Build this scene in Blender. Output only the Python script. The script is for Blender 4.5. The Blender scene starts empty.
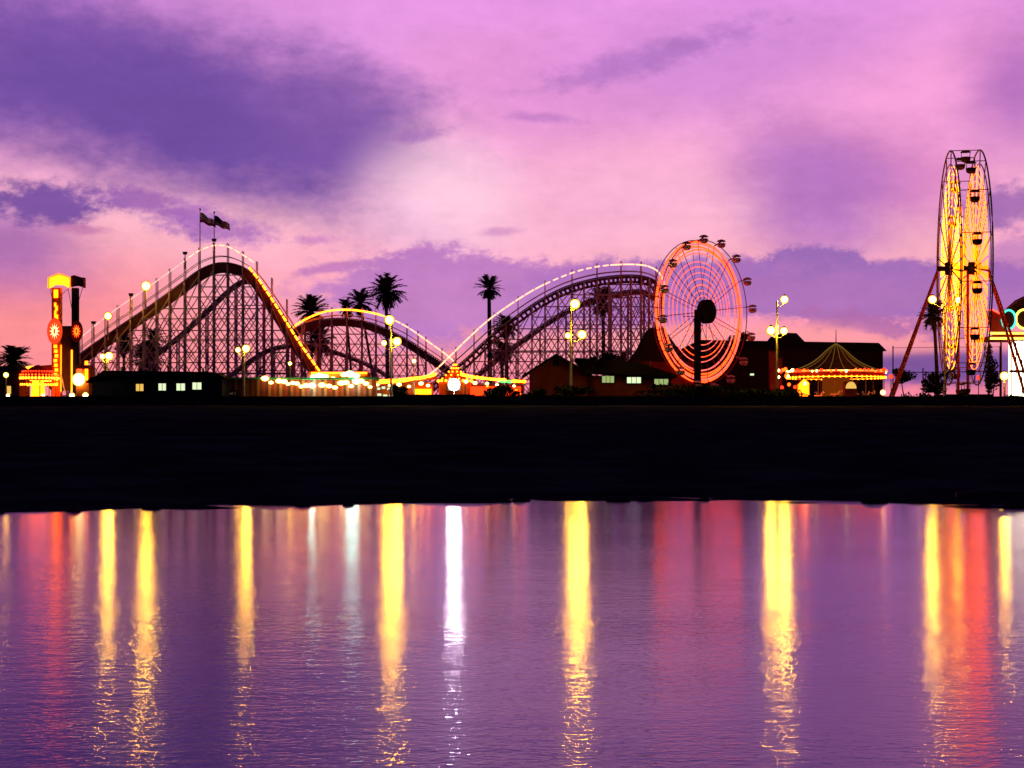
import bpy, math, random
from math import sin, cos, pi, sqrt, atan2, atan, asin, radians

random.seed(11)
SC = bpy.context.scene
COL = SC.collection

# ------------------------------------------------------------------ camera frame
F = 1600.0      # focal length in pixels of the 1024 px frame
HY = 425.0      # horizon row
CZ = 2.2        # eye height above the water
G = 5.0         # level of the boardwalk

def P(px, py, D):
    return ((px - 512.0) / F * D, D, CZ + (HY - py) / F * D)
def WX(px, D): return (px - 512.0) / F * D
def WZ(py, D): return CZ + (HY - py) / F * D

cam_d = bpy.data.cameras.new('camera')
cam = bpy.data.objects.new('camera', cam_d)
COL.objects.link(cam)
cam.location = (0, 0, CZ)
cam.rotation_euler = (radians(90), 0, 0)
cam_d.sensor_width = 36.0
cam_d.lens = 36.0 * F / 1024.0
cam_d.shift_y = (HY - 384.0) / 1024.0
cam_d.clip_start = 0.5
cam_d.clip_end = 6000
SC.camera = cam

# ------------------------------------------------------------------ mesh builder
def sub(a, b): return (a[0]-b[0], a[1]-b[1], a[2]-b[2])
def add(a, b): return (a[0]+b[0], a[1]+b[1], a[2]+b[2])
def mul(a, s): return (a[0]*s, a[1]*s, a[2]*s)
def dot(a, b): return a[0]*b[0]+a[1]*b[1]+a[2]*b[2]
def cross(a, b): return (a[1]*b[2]-a[2]*b[1], a[2]*b[0]-a[0]*b[2], a[0]*b[1]-a[1]*b[0])
def nrm(a):
    l = sqrt(dot(a, a)) or 1.0
    return (a[0]/l, a[1]/l, a[2]/l)
def basis(d):
    d = nrm(d)
    up = (0, 0, 1) if abs(d[2]) < 0.95 else (0, 1, 0)
    s = nrm(cross(d, up)); u = cross(s, d)
    return d, s, u

class MB:
    def __init__(self): self.v = []; self.f = []; self.smooth = False
    def quad(self, a, b, c, d):
        n = len(self.v); self.v += [a, b, c, d]; self.f.append((n, n+1, n+2, n+3))
    def tri(self, a, b, c):
        n = len(self.v); self.v += [a, b, c]; self.f.append((n, n+1, n+2))
    def box(self, x0, x1, y0, y1, z0, z1):
        n = len(self.v)
        self.v += [(x0,y0,z0),(x1,y0,z0),(x1,y1,z0),(x0,y1,z0),(x0,y0,z1),(x1,y0,z1),(x1,y1,z1),(x0,y1,z1)]
        for q in ((0,3,2,1),(4,5,6,7),(0,1,5,4),(1,2,6,5),(2,3,7,6),(3,0,4,7)):
            self.f.append(tuple(n+i for i in q))
        return self
    def bar(self, p, q, w, h=None):
        h = h or w
        d, s, u = basis(sub(q, p))
        n = len(self.v)
        for c in (p, q):
            for a, b in ((-1,-1),(1,-1),(1,1),(-1,1)):
                self.v.append(add(c, add(mul(s, a*w/2), mul(u, b*h/2))))
        for t in ((0,3,2,1),(4,5,6,7),(0,1,5,4),(1,2,6,5),(2,3,7,6),(3,0,4,7)):
            self.f.append(tuple(n+i for i in t))
        return self
    def tube(self, pts, r, k=6, closed=False, r_end=None, cap=True):
        n0 = len(self.v); m = len(pts)
        for i, p in enumerate(pts):
            if closed: d = sub(pts[(i+1) % m], pts[i-1])
            else: d = sub(pts[min(i+1, m-1)], pts[max(i-1, 0)])
            _, s, u = basis(d)
            rr = r if r_end is None else r + (r_end-r)*i/max(1, m-1)
            for j in range(k):
                a = 2*pi*j/k
                self.v.append(add(p, add(mul(s, rr*cos(a)), mul(u, rr*sin(a)))))
        for i in range(m if closed else m-1):
            a0 = n0 + i*k; b0 = n0 + ((i+1) % m)*k
            for j in range(k):
                self.f.append((a0+j, a0+(j+1) % k, b0+(j+1) % k, b0+j))
        if cap and not closed:
            self.f.append(tuple(n0+j for j in reversed(range(k))))
            self.f.append(tuple(n0+(m-1)*k+j for j in range(k)))
        return self
    def ball(self, c, r, k=10, m=6, sx=1, sy=1, sz=1):
        n0 = len(self.v)
        self.v.append((c[0], c[1], c[2]+r*sz))
        for i in range(1, m):
            t = pi*i/m
            for j in range(k):
                a = 2*pi*j/k
                self.v.append((c[0]+r*sx*sin(t)*cos(a), c[1]+r*sy*sin(t)*sin(a), c[2]+r*sz*cos(t)))
        self.v.append((c[0], c[1], c[2]-r*sz))
        e = len(self.v)-1
        for j in range(k):
            self.f.append((n0, n0+1+j, n0+1+(j+1) % k))
            b = n0+1+(m-2)*k
            self.f.append((e, b+(j+1) % k, b+j))
        for i in range(m-2):
            a0 = n0+1+i*k; b0 = a0+k
            for j in range(k):
                self.f.append((a0+j, b0+j, b0+(j+1) % k, a0+(j+1) % k))
        return self
    def lathe(self, c, prof, k=20):
        n0 = len(self.v); m = len(prof)
        for r, z in prof:
            for j in range(k):
                a = 2*pi*j/k
                self.v.append((c[0]+r*cos(a), c[1]+r*sin(a), c[2]+z))
        for i in range(m-1):
            for j in range(k):
                self.f.append((n0+i*k+j, n0+i*k+(j+1) % k, n0+(i+1)*k+(j+1) % k, n0+(i+1)*k+j))
        self.f.append(tuple(n0+j for j in reversed(range(k))))
        self.f.append(tuple(n0+(m-1)*k+j for j in range(k)))
        return self
    def prism(self, poly, y0, y1):
        """poly in (x,z), extruded along y"""
        n = len(self.v); m = len(poly)
        self.v += [(x, y0, z) for x, z in poly] + [(x, y1, z) for x, z in poly]
        self.f.append(tuple(n+i for i in range(m)))
        self.f.append(tuple(n+m+i for i in reversed(range(m))))
        for i in range(m):
            j = (i+1) % m
            self.f.append((n+j, n+i, n+m+i, n+m+j))
        return self
    def build(self, name, mat, parent=None, smooth=False, loc=None):
        me = bpy.data.meshes.new(name)
        v = self.v
        if loc: v = [sub(p, loc) for p in v]
        me.from_pydata(v, [], self.f)
        me.materials.append(mat)
        if smooth:
            for p in me.polygons: p.use_smooth = True
        me.update()
        o = bpy.data.objects.new(name, me)
        COL.objects.link(o)
        if parent: o.parent = parent
        if loc: o.location = loc
        return o

def tag(o, label=None, cat=None, group=None, kind=None):
    if label: o['label'] = label
    if cat: o['category'] = cat
    if group: o['group'] = group
    if kind: o['kind'] = kind
    return o
def thing(name, loc, label, cat, group=None):
    o = bpy.data.objects.new(name, None)
    COL.objects.link(o); o.location = loc
    o.empty_display_size = 0.5
    return tag(o, label, cat, group)
class Part:
    """builds meshes in world coordinates under an Empty that is only translated"""
    def __init__(self, root): self.root = root
    def __call__(self, mb, name, mat, parent=None, smooth=False):
        L = tuple(self.root.location)
        mb.v = [sub(p, L) for p in mb.v]
        return mb.build(name, mat, parent or self.root, smooth)

def copy_tree(o, parent=None):
    c = o.copy(); COL.objects.link(c)
    if parent: c.parent = parent
    for ch in list(o.children): copy_tree(ch, c)
    return c

# ------------------------------------------------------------------ materials
def srgb(r, g, b):
    def f(c):
        c /= 255.0
        return c/12.92 if c <= 0.04045 else ((c+0.055)/1.055)**2.4
    return (f(r), f(g), f(b), 1.0)

def mat(name, col, rough=0.7, metal=0.0, var=0.25, scale=1.2, spec=0.0):
    m = bpy.data.materials.new(name); m.use_nodes = True
    nt = m.node_tree; b = nt.nodes['Principled BSDF']
    b.inputs['Roughness'].default_value = rough
    b.inputs['Metallic'].default_value = metal
    b.inputs['Specular IOR Level'].default_value = spec
    tc = nt.nodes.new('ShaderNodeTexCoord')
    n = nt.nodes.new('ShaderNodeTexNoise'); n.inputs['Scale'].default_value = scale
    n.inputs['Detail'].default_value = 6
    nt.links.new(tc.outputs['Object'], n.inputs['Vector'])
    r = nt.nodes.new('ShaderNodeValToRGB')
    r.color_ramp.elements[0].position = 0.3; r.color_ramp.elements[1].position = 0.7
    r.color_ramp.elements[0].color = tuple(c*(1-var) for c in col[:3])+(1,)
    r.color_ramp.elements[1].color = tuple(min(1, c*(1+var)) for c in col[:3])+(1,)
    nt.links.new(n.outputs['Fac'], r.inputs['Fac'])
    nt.links.new(r.outputs['Color'], b.inputs['Base Color'])
    return m

def stripes(name, cols, period):
    m = bpy.data.materials.new(name); m.use_nodes = True
    nt = m.node_tree; b = nt.nodes['Principled BSDF']
    b.inputs['Roughness'].default_value = 0.8
    tc = nt.nodes.new('ShaderNodeTexCoord'); sp = nt.nodes.new('ShaderNodeSeparateXYZ')
    nt.links.new(tc.outputs['Object'], sp.inputs[0])
    mu = nt.nodes.new('ShaderNodeMath'); mu.operation = 'MULTIPLY'; mu.inputs[1].default_value = 1/period
    nt.links.new(sp.outputs['X'], mu.inputs[0])
    fr = nt.nodes.new('ShaderNodeMath'); fr.operation = 'FRACT'
    nt.links.new(mu.outputs[0], fr.inputs[0])
    r = nt.nodes.new('ShaderNodeValToRGB'); r.color_ramp.interpolation = 'CONSTANT'
    el = r.color_ramp.elements
    for i, c in enumerate(cols):
        e = el[i] if i < 2 else el.new(i/len(cols))
        e.position = i/len(cols); e.color = c
    nt.links.new(fr.outputs[0], r.inputs['Fac'])
    nt.links.new(r.outputs['Color'], b.inputs['Base Color'])
    return m

def glow(name, col, strength, edge=None, edge_strength=1.0, pw=1.0):
    """a lamp: emission, with an edge colour imitating the halo of its glow"""
    m = bpy.data.materials.new(name); m.use_nodes = True
    nt = m.node_tree; nt.nodes.clear()
    out = nt.nodes.new('ShaderNodeOutputMaterial')
    e = nt.nodes.new('ShaderNodeEmission')
    e.inputs['Color'].default_value = tuple(col[:3])+(1,)
    e.inputs['Strength'].default_value = strength
    nt.links.new(e.outputs[0], out.inputs['Surface'])
    if edge:  # lamp halo put into the rim colour of the globe
        lw = nt.nodes.new('ShaderNodeLayerWeight'); lw.inputs['Blend'].default_value = 0.5
        prev = e
        for c2, s2, f0, f1 in ((tuple(0.5*(p+q) for p, q in zip(col[:3], edge[:3])), edge_strength*2.2, 0.13, 0.34), (edge, edge_strength*0.55, 0.36, 0.8)):
            mr = nt.nodes.new('ShaderNodeMapRange'); mr.interpolation_type = 'SMOOTHSTEP'
            mr.inputs['From Min'].default_value = f0; mr.inputs['From Max'].default_value = f1
            nt.links.new(lw.outputs['Facing'], mr.inputs['Value'])
            e2 = nt.nodes.new('ShaderNodeEmission')
            e2.inputs['Color'].default_value = tuple(c2[:3])+(1,)
            e2.inputs['Strength'].default_value = s2
            mx = nt.nodes.new('ShaderNodeMixShader')
            nt.links.new(mr.outputs[0], mx.inputs[0])
            nt.links.new(prev.outputs[0], mx.inputs[1]); nt.links.new(e2.outputs[0], mx.inputs[2])
            prev = mx
        nt.links.new(prev.outputs[0], out.inputs['Surface'])
    return m

M = dict(
    timber = mat('painted_timber', (0.46, 0.30, 0.46, 1), 0.7, var=0.3, scale=0.8),
    trackwood = mat('track_timber', (0.11, 0.035, 0.06, 1), 0.7),
    rail = mat('steel_rail', (0.4, 0.38, 0.38, 1), 0.35, 1.0, spec=.5),
    dark = mat('dark_paint', (0.012, 0.011, 0.014, 1), 0.6),
    steel = mat('painted_steel', (0.20, 0.16, 0.18, 1), 0.5),
    redsteel = mat('red_steel', (0.20, 0.03, 0.03, 1), 0.45),
    pole = mat('lamp_pole', (0.30, 0.28, 0.24, 1), 0.5),
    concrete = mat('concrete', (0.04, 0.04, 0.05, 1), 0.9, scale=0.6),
    navy = mat('navy_boards', (0.014, 0.015, 0.04, 1), 0.8),
    redwall = mat('red_boards', (0.15, 0.03, 0.025, 1), 0.9, scale=0.8),
    roof = mat('shingle', (0.018, 0.015, 0.018, 1), 0.9, scale=3),
    shed = mat('shed_boards', (0.03, 0.016, 0.018, 1), 0.9),
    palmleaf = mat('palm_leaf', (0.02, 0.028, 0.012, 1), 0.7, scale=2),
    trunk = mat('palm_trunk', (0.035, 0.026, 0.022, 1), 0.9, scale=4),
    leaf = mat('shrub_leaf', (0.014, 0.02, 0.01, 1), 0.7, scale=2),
    green = mat('green_trim', (0.05, 0.30, 0.16, 1), 0.6),
    white = mat('white_paint', (0.75, 0.73, 0.70, 1), 0.6),
    canvas = mat('canvas_tent', (0.07, 0.045, 0.025, 1), 0.9),
    orange_p = mat('orange_panel', (0.55, 0.14, 0.03, 1), 0.6),
    flagred = mat('flag_red', (0.4, 0.04, 0.08, 1), 0.8),
    flagblue = mat('flag_blue', (0.04, 0.03, 0.12, 1), 0.8),
    flagwhite = mat('flag_white', (0.6, 0.52, 0.7, 1), 0.8),
    gondola = mat('gondola_shell', (0.36, 0.22, 0.40, 1), 0.5),
    carshell = mat('car_shell', (0.05, 0.03, 0.04, 1), 0.5),
    rock = mat('wet_rock', (0.05, 0.048, 0.05, 1), 0.6, scale=2),
    wood = mat('driftwood', (0.12, 0.10, 0.09, 1), 0.85, scale=2),
    striped = stripes('striped_awning', [(0.168,0.012,0.005,1),(0.048,0.005,0.004,1),(0.240,0.072,0.040,1),(0.134,0.010,0.004,1),(0.202,0.034,0.007,1),(0.058,0.007,0.004,1),(0.264,0.096,0.047,1),(0.106,0.012,0.005,1)], 3.1),
    tentstripe = stripes('tent_cloth', [(.5,.35,.10,1),(.10,.12,.04,1)], 1.1),
)
SODIUM = (1.0, 0.58, 0.08)
E = dict(
    lamp = glow('sodium_globe', (1.0, 0.56, 0.018), 560, (1.0, 0.42, 0.03), 1.5),
    lamp_dim = glow('sodium_globe_soft', (1.0, 0.58, 0.04), 90, (1.0, 0.36, 0.03), 1.2),
    cool = glow('fluorescent_globe', (0.45, 1.0, 0.60), 100, (1.0, 0.62, 0.08), 1.5),
    warm = glow('warm_globe', (1.0, 0.66, 0.16), 24, (1.0, 0.40, 0.03), 1.3),
    flood = glow('flood_light', (1.0, 0.97, 0.80), 380, (0.6, 1.0, 0.35), 3),
    bulb_y = glow('yellow_bulbs', (1.0, 0.15, 0.006), 13.0),
    bulb_pink = glow('pink_white_bulbs', (1.0, 0.55, 0.50), 1.2),
    bulb_white = glow('white_bulbs', (1.0, 0.40, 0.22), 2.6),
    bulb_or = glow('orange_bulbs', (1.0, 0.055, 0.004), 8.0),
    bulb_red = glow('red_bulbs', (1.0, 0.018, 0.005), 6.0),
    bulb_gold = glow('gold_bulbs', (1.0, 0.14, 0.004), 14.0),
    ring_red = glow('red_ring_tubes', (1.0, 0.055, 0.008), 4.5),
    ring_pink = glow('pink_ring_tubes', (1.0, 0.12, 0.09), 2.0),
    wheel_y = glow('wheel_yellow_tubes', (1.0, 0.20, 0.003), 9.0),
    wheel_o = glow('wheel_orange_tubes', (1.0, 0.105, 0.002), 7.5),
    win = glow('lit_window', (0.62, 0.80, 0.28), .55),
    win_w = glow('lit_window_white', (0.85, 1.0, 0.60), 1.0),
    win_o = glow('lit_window_orange', (1.0, 0.60, 0.12), 0.9),
    sign_y = glow('yellow_sign', (1.0, 0.13, 0.002), 9.0),
    sign_w = glow('white_sign', (1.0, 0.72, 0.28), 2.2),
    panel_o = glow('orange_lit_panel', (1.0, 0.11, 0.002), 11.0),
    panel_r = glow('red_lit_panel', (1.0, 0.035, 0.004), 3.0),
    panel_w = glow('white_lit_panel', (1.0, 0.93, 0.62), 5.0),
    cyan = glow('cyan_neon', (0.08, 0.85, 0.62), 1.6),
    neon_red = glow('red_neon', (1.0, 0.06, 0.03), 4.0),
    neon_y = glow('yellow_neon', (1.0, 0.62, 0.06), 4.0),
    green = glow('green_bulbs', (0.2, 0.9, 0.2), 1.6),
)

# ------------------------------------------------------------------ world: dusk sky
world = bpy.data.worlds.new('World'); SC.world = world
world.use_nodes = True
wt = world.node_tree; wt.nodes.clear()
def N(t, **kw):
    n = wt.nodes.new(t)
    for k, v in kw.items(): setattr(n, k, v)
    return n
def L(a, b): wt.links.new(a, b)
def math_(op, a, b=None, c=None, clamp=False):
    n = N('ShaderNodeMath', operation=op); n.use_clamp = clamp
    for i, x in enumerate((a, b, c)):
        if x is None: continue
        if isinstance(x, (int, float)): n.inputs[i].default_value = x
        else: L(x, n.inputs[i])
    return n.outputs[0]

tc = N('ShaderNodeTexCoord'); sep = N('ShaderNodeSeparateXYZ')
L(tc.outputs['Generated'], sep.inputs[0])
az = math_('ARCTAN2', sep.outputs['X'], sep.outputs['Y'])
el = math_('ARCSINE', sep.outputs['Z'])
U = math_('MULTIPLY', az, 16.0)          # azimuth, 1 unit = 1/16 rad (100 px in the frame)
V = math_('MULTIPLY', el, 16.0)          # elevation in the same unit
UV = N('ShaderNodeCombineXYZ'); L(U, UV.inputs[0]); L(V, UV.inputs[1])
def sky_at(px, py):
    a = atan((px-512)/F); e = atan((HY-py)/F*cos(a))
    return a*16, e*16
def noise(scale, detail=5, sx=1.0, sy=1.0, rough=0.55, off=0.0):
    mp = N('ShaderNodeMapping'); mp.inputs['Scale'].default_value = (sx, sy, 1)
    mp.inputs['Location'].default_value = (off, off*0.7, off)
    L(UV.outputs[0], mp.inputs[0])
    n = N('ShaderNodeTexNoise'); n.inputs['Scale'].default_value = scale
    n.inputs['Detail'].default_value = detail; n.inputs['Roughness'].default_value = rough
    L(mp.outputs[0], n.inputs['Vector'])
    return math_('SUBTRACT', n.outputs['Fac'], 0.5)
n_big = noise(0.55, 5, 0.8, 1.3, 0.55, 3.1)
n_mid = noise(1.6, 6, 0.7, 1.5, 0.6, 8.3)
n_fin = noise(5.0, 6, 0.75, 1.2, 0.65, 1.7)
n_wisp = noise(1.9, 7, 0.6, 1.5, 0.62, 5.5)
n_xf = noise(11.0, 4, 0.8, 1.1, 0.65, 4.4)
n_mix = math_('ADD', math_('MULTIPLY', n_big, 1.0), math_('ADD', math_('MULTIPLY', n_mid, 0.6), math_('MULTIPLY', n_fin, 0.35)))
n_edge = math_('ADD', math_('MULTIPLY', n_mid, 0.9), math_('ADD', math_('MULTIPLY', n_fin, 1.1), math_('MULTIPLY', n_xf, 0.5)))

ramp = N('ShaderNodeValToRGB')
mr = N('ShaderNodeMapRange'); mr.inputs['From Min'].default_value = -2; mr.inputs['From Max'].default_value = 25
L(math_('ADD', V, math_('MULTIPLY', n_big, 0.5)), mr.inputs['Value'])
L(mr.outputs[0], ramp.inputs['Fac'])
stops = [(-2, (60, 40, 90)), (0, (235, 120, 160)), (0.6, (253, 146, 160)), (1.2, (252, 162, 184)), (2.0, (253, 184, 202)),
         (2.7, (246, 168, 212)), (3.4, (238, 156, 218)), (4.15, (230, 150, 228)), (4.6, (134, 106, 214)), (5.5, (64, 66, 182)), (9, (20, 18, 66)), (25, (8, 7, 26))]
els = ramp.color_ramp.elements
for i, (p, c) in enumerate(stops):
    e = els[i] if i < 2 else els.new((p+2)/27.0)
    e.position = (p+2)/27.0; e.color = srgb(*c)
color = ramp.outputs['Color']
def mask(px, py, rx, ry, rot=0, soft=0.6, amp=0.8, nz=None, strength=1.0):
    u, v = sky_at(px, py)
    mp = N('ShaderNodeMapping', vector_type='TEXTURE')
    mp.inputs['Location'].default_value = (u, v, 0)
    mp.inputs['Rotation'].default_value = (0, 0, radians(-rot))
    mp.inputs['Scale'].default_value = (rx/100.0, ry/100.0, 1)
    L(UV.outputs[0], mp.inputs[0])
    le = N('ShaderNodeVectorMath', operation='LENGTH'); L(mp.outputs[0], le.inputs[0])
    d = math_('MULTIPLY_ADD', nz if nz is not None else n_mix, amp, le.outputs['Value'])
    m = N('ShaderNodeMapRange', interpolation_type='SMOOTHSTEP')
    m.inputs['From Min'].default_value = 1-soft; m.inputs['From Max'].default_value = 1+soft
    m.inputs['To Min'].default_value = strength; m.inputs['To Max'].default_value = 0
    L(d, m.inputs['Value'])
    return m.outputs[0]
def paint(msk, c):
    global color
    mx = N('ShaderNodeMix', data_type='RGBA')
    L(msk, mx.inputs['Factor']); L(color, mx.inputs['A'])
    mx.inputs['B'].default_value = srgb(*c)
    color = mx.outputs['Result']
# broad colour areas of the high cloud sheet
paint(mask(20, 330, 200, 75, 0, 0.7, 0.5), (255, 146, 152))
paint(mask(780, 340, 300, 22, 0, 0.6, 0.6), (252, 150, 176))
paint(mask(440, 195, 95, 60, 10, 0.9, 0.6), (254, 190, 222))
paint(mask(600, 200, 110, 45, 0, 0.9, 0.9), (250, 178, 212))
paint(mask(930, 100, 120, 75, -15, 0.9, 0.9), (244, 158, 214))
paint(mask(300, 15, 110, 45, 10, 0.9, 0.8), (226, 150, 222))
paint(mask(720, 60, 190, 42, -8, 0.9, 1.0, strength=0.75), (208, 134, 214))
paint(mask(545, 110, 80, 42, -10, 0.9, 1.2, strength=0.5), (226, 144, 212))
paint(mask(900, 185, 110, 40, 15, 0.9, 0.9, strength=0.8), (214, 128, 190))
paint(mask(818, 190, 80, 60, 35, 0.8, 0.9, strength=0.9), (178, 112, 192))
paint(mask(1020, 85, 45, 60, 0, 0.9, 0.8, strength=0.8), (170, 100, 186))
# the great dark cloud, upper part
paint(mask(60, 60, 210, 70, 5, 0.75, 0.9), (140, 92, 178))
paint(mask(170, 118, 255, 72, 9, 0.62, 1.15), (112, 75, 160))
paint(mask(335, 118, 85, 52, 8, 0.6, 0.9, strength=0.8), (126, 84, 168))
paint(mask(5, 245, 80, 42, 10, 0.8, 0.9, strength=0.85), (160, 100, 178))
paint(mask(445, 192, 62, 42, 10, 0.95, 0.5, strength=.9), (255, 204, 226))
# ragged low scraps
paint(mask(38, 202, 62, 18, -3, 0.45, 1.7, n_edge), (128, 84, 164))
paint(mask(138, 200, 30, 9, 6, 0.6, 2.0, n_edge, .85), (156, 98, 176))
paint(mask(215, 228, 62, 12, 8, 0.6, 2.0, n_edge, .85), (172, 108, 188))
paint(mask(196, 216, 22, 16, 0, 0.6, 1.9, n_edge, .85), (166, 104, 186))
paint(mask(85, 230, 20, 4, 0, 0.7, 2.0, n_edge, .7), (196, 116, 174))
paint(mask(415, 136, 27, 6, -8, 0.7, 1.8, n_edge, 0.7), (166, 108, 184))
paint(mask(545, 118, 36, 5, 4, 0.7, 1.8, n_edge, 0.6), (186, 118, 196))
paint(mask(655, 57, 82, 12, -14, 0.8, 1.8, n_edge, 0.6), (160, 104, 186))
paint(mask(315, 240, 20, 4, 0, 0.7, 1.8, n_edge, 0.6), (190, 112, 188))
paint(mask(502, 232, 20, 4, -3, 0.7, 1.8, n_edge, 0.5), (190, 112, 188))
# low cumulus banks
BK = (188, 122, 194); BK2 = (162, 108, 182)
paint(mask(330, 268, 34, 5, -8, 0.4, 1.1, n_edge, 0.8), (186, 112, 186))
paint(mask(455, 303, 125, 46, 0, 0.16, 0.75, n_edge), BK)
paint(mask(420, 285, 62, 34, 0, 0.16, 0.8, n_edge), BK)
paint(mask(560, 285, 95, 20, -6, 0.25, 0.9, n_edge, 0.9), (186, 116, 190))
paint(mask(610, 300, 120, 36, 0, 0.25, 0.7, n_edge, 0.95), (172, 112, 188))
paint(mask(880, 290, 240, 30, 1, 0.16, 0.6, n_edge), BK2)
paint(mask(815, 275, 58, 28, 0, 0.14, 0.75, n_edge), (154, 104, 180))
paint(mask(700, 285, 95, 24, -4, 0.2, 0.8, n_edge), (162, 108, 184))
paint(mask(860, 296, 210, 24, 2, 0.7, 2.6, n_edge, 0.6), (184, 118, 188))
paint(mask(440, 300, 110, 34, 0, 0.7, 2.6, n_edge, 0.6), (204, 134, 198))
paint(mask(1030, 262, 60, 22, 0, 0.35, 0.9, n_edge, 0.6), (166, 104, 184))
paint(mask(1008, 204, 44, 20, -10, 0.5, 1.7, n_edge, 0.85), (152, 98, 174))
paint(mask(880, 328, 75, 16, 4, 0.4, 2.2, n_edge, 0.85), (178, 108, 174))
paint(mask(690, 332, 40, 7, 0, 0.5, 1.3, n_edge, 0.7), (184, 108, 176))
paint(mask(960, 366, 150, 17, 0, 0.5, 0.8, n_edge, 0.9), (118, 80, 156))
paint(mask(760, 340, 270, 15, 0, 0.5, 1.5, n_edge, 0.95), (254, 156, 164))
paint(mask(905, 330, 60, 10, 6, 0.4, 2.4, n_edge, 0.8), (176, 106, 172))
paint(mask(960, 368, 110, 12, 0, 0.5, 1.2, n_edge, 0.8), (120, 82, 156))
paint(mask(120, 350, 60, 5, -5, 0.5, 1.2, n_edge, 0.5), (226, 126, 160))
# thin lit wisps and unevenness everywhere
wv = math_('MULTIPLY_ADD', n_wisp, 0.30, 1.0)
wv = math_('MULTIPLY_ADD', n_fin, 0.20, wv)
vm = N('ShaderNodeVectorMath', operation='SCALE'); L(color, vm.inputs[0]); L(wv, vm.inputs['Scale'])
color = vm.outputs[0]
# the glow is in the west only: behind the camera the sky is deep blue
back = N('ShaderNodeMapRange', interpolation_type='SMOOTHSTEP')
back.inputs['From Min'].default_value = radians(38)*16; back.inputs['From Max'].default_value = radians(100)*16
L(math_('ABSOLUTE', U), back.inputs['Value'])
mx = N('ShaderNodeMix', data_type='RGBA'); L(back.outputs[0], mx.inputs['Factor']); L(color, mx.inputs['A'])
mx.inputs['B'].default_value = srgb(30, 21, 52); color = mx.outputs['Result']
bg = N('ShaderNodeBackground'); L(color, bg.inputs['Color']); bg.inputs['Strength'].default_value = 1.0
nis = N('ShaderNodeTexSky', sky_type='NISHITA'); nis.sun_disc = False
nis.sun_elevation = radians(-4); nis.sun_rotation = radians(10)
bg2 = N('ShaderNodeBackground'); L(nis.outputs[0], bg2.inputs['Color']); bg2.inputs['Strength'].default_value = 0.05
ads = N('ShaderNodeAddShader'); L(bg.outputs[0], ads.inputs[0]); L(bg2.outputs[0], ads.inputs[1])
wo = N('ShaderNodeOutputWorld'); L(ads.outputs[0], wo.inputs['Surface'])

sd = bpy.data.lights.new('sun', 'SUN'); sd.energy = 0.03; sd.angle = radians(40); sd.color = (1.0, 0.6, 0.65)
so = bpy.data.objects.new('sun', sd); COL.objects.link(so)
so.rotation_euler = (radians(-88), 0, radians(-10))

# ------------------------------------------------------------------ ground, water
def hn(x, y):
    return (sin(x*0.13+1.3*sin(y*0.07))*0.5 + sin(x*0.041+y*0.06+2)*0.7 + sin(x*0.37+y*0.29)*0.18)
def shore(x):
    x_ = max(-399, min(399, x)); k = [(-400, 38), (-30, 38.5), (-12, 40.3), (-6, 43.5), (0, 45.8), (5, 46.6), (10, 45.8), (13, 43.0), (20, 42.0), (400, 42)]
    for (xa, ya), (xb, yb) in zip(k, k[1:]):
        if x_ <= xb: base = ya+(yb-ya)*(x_-xa)/(xb-xa); break
    return base + 0.35*sin(x*0.45) + 0.22*sin(x*1.3+1) + 0.12*sin(x*3.1)
def ground_z(x, y):
    s = y - shore(x)
    wob = 0.045*(sin(x*0.9+y*1.7)+0.8*sin(x*0.37-y*2.3+1)+0.6*sin(x*2.1+y*0.9)) if -4 < s < 7 else 0.0
    wob *= max(0, 1-abs(s-1.5)/5.5)
    if s < 0: return max(-2.0, s*0.05 if s > -3 else -.15+(s+3)*.12)+wob
    if y < 205:
        t = min(1, s/(205-45))
        return 0.02*min(1, s)+ 4.6*(t**0.95) + hn(x, y)*0.16*min(1, s/18.0)+wob
    return 4.62 + min(1, (y-205)/4.0)*0.38
me = MB()
xs = [-3000, -1200, -500, -250] + [-130+i*5 for i in range(22)] + [-22+i*0.5 for i in range(90)] + [24+i*5 for i in range(22)] + [250, 500, 1200, 3000]
xs = sorted(xs)
ys = [-400, -60, 0, 20, 30, 35] + [36.5+i*0.3 for i in range(43)] + [49.5+i*2.2 for i in range(24)] + [104+i*6 for i in range(17)] + [205, 209, 230, 260, 400, 900, 2500]
for y in ys:
    for x in xs: me.v.append((x, y, ground_z(x, y)))
nx = len(xs)
for j in range(len(ys)-1):
    for i in range(nx-1):
        me.f.append((j*nx+i, j*nx+i+1, (j+1)*nx+i+1, (j+1)*nx+i))
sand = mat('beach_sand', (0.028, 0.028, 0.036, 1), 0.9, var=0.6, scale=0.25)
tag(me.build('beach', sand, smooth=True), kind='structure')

wm = bpy.data.materials.new('water'); wm.use_nodes = True
nt = wm.node_tree; nt.nodes.clear()
wout = nt.nodes.new('ShaderNodeOutputMaterial'); wmix = nt.nodes.new('ShaderNodeMixShader')
wfr = nt.nodes.new('ShaderNodeFresnel'); wfr.inputs['IOR'].default_value = 1.33
wdf = nt.nodes.new('ShaderNodeBsdfDiffuse'); wdf.inputs['Color'].default_value = (0.006, 0.008, 0.06, 1)
wgl = nt.nodes.new('ShaderNodeBsdfAnisotropic'); wgl.distribution = 'GGX'
wgl.inputs['Color'].default_value = (0.76, 0.64, 0.94, 1)
wgl.inputs['Roughness'].default_value = 0.11
nt.links.new(wfr.outputs[0], wmix.inputs[0]); nt.links.new(wdf.outputs[0], wmix.inputs[1]); nt.links.new(wgl.outputs[0], wmix.inputs[2])
nt.links.new(wmix.outputs[0], wout.inputs['Surface'])
tcw = nt.nodes.new('ShaderNodeTexCoord')
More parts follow.
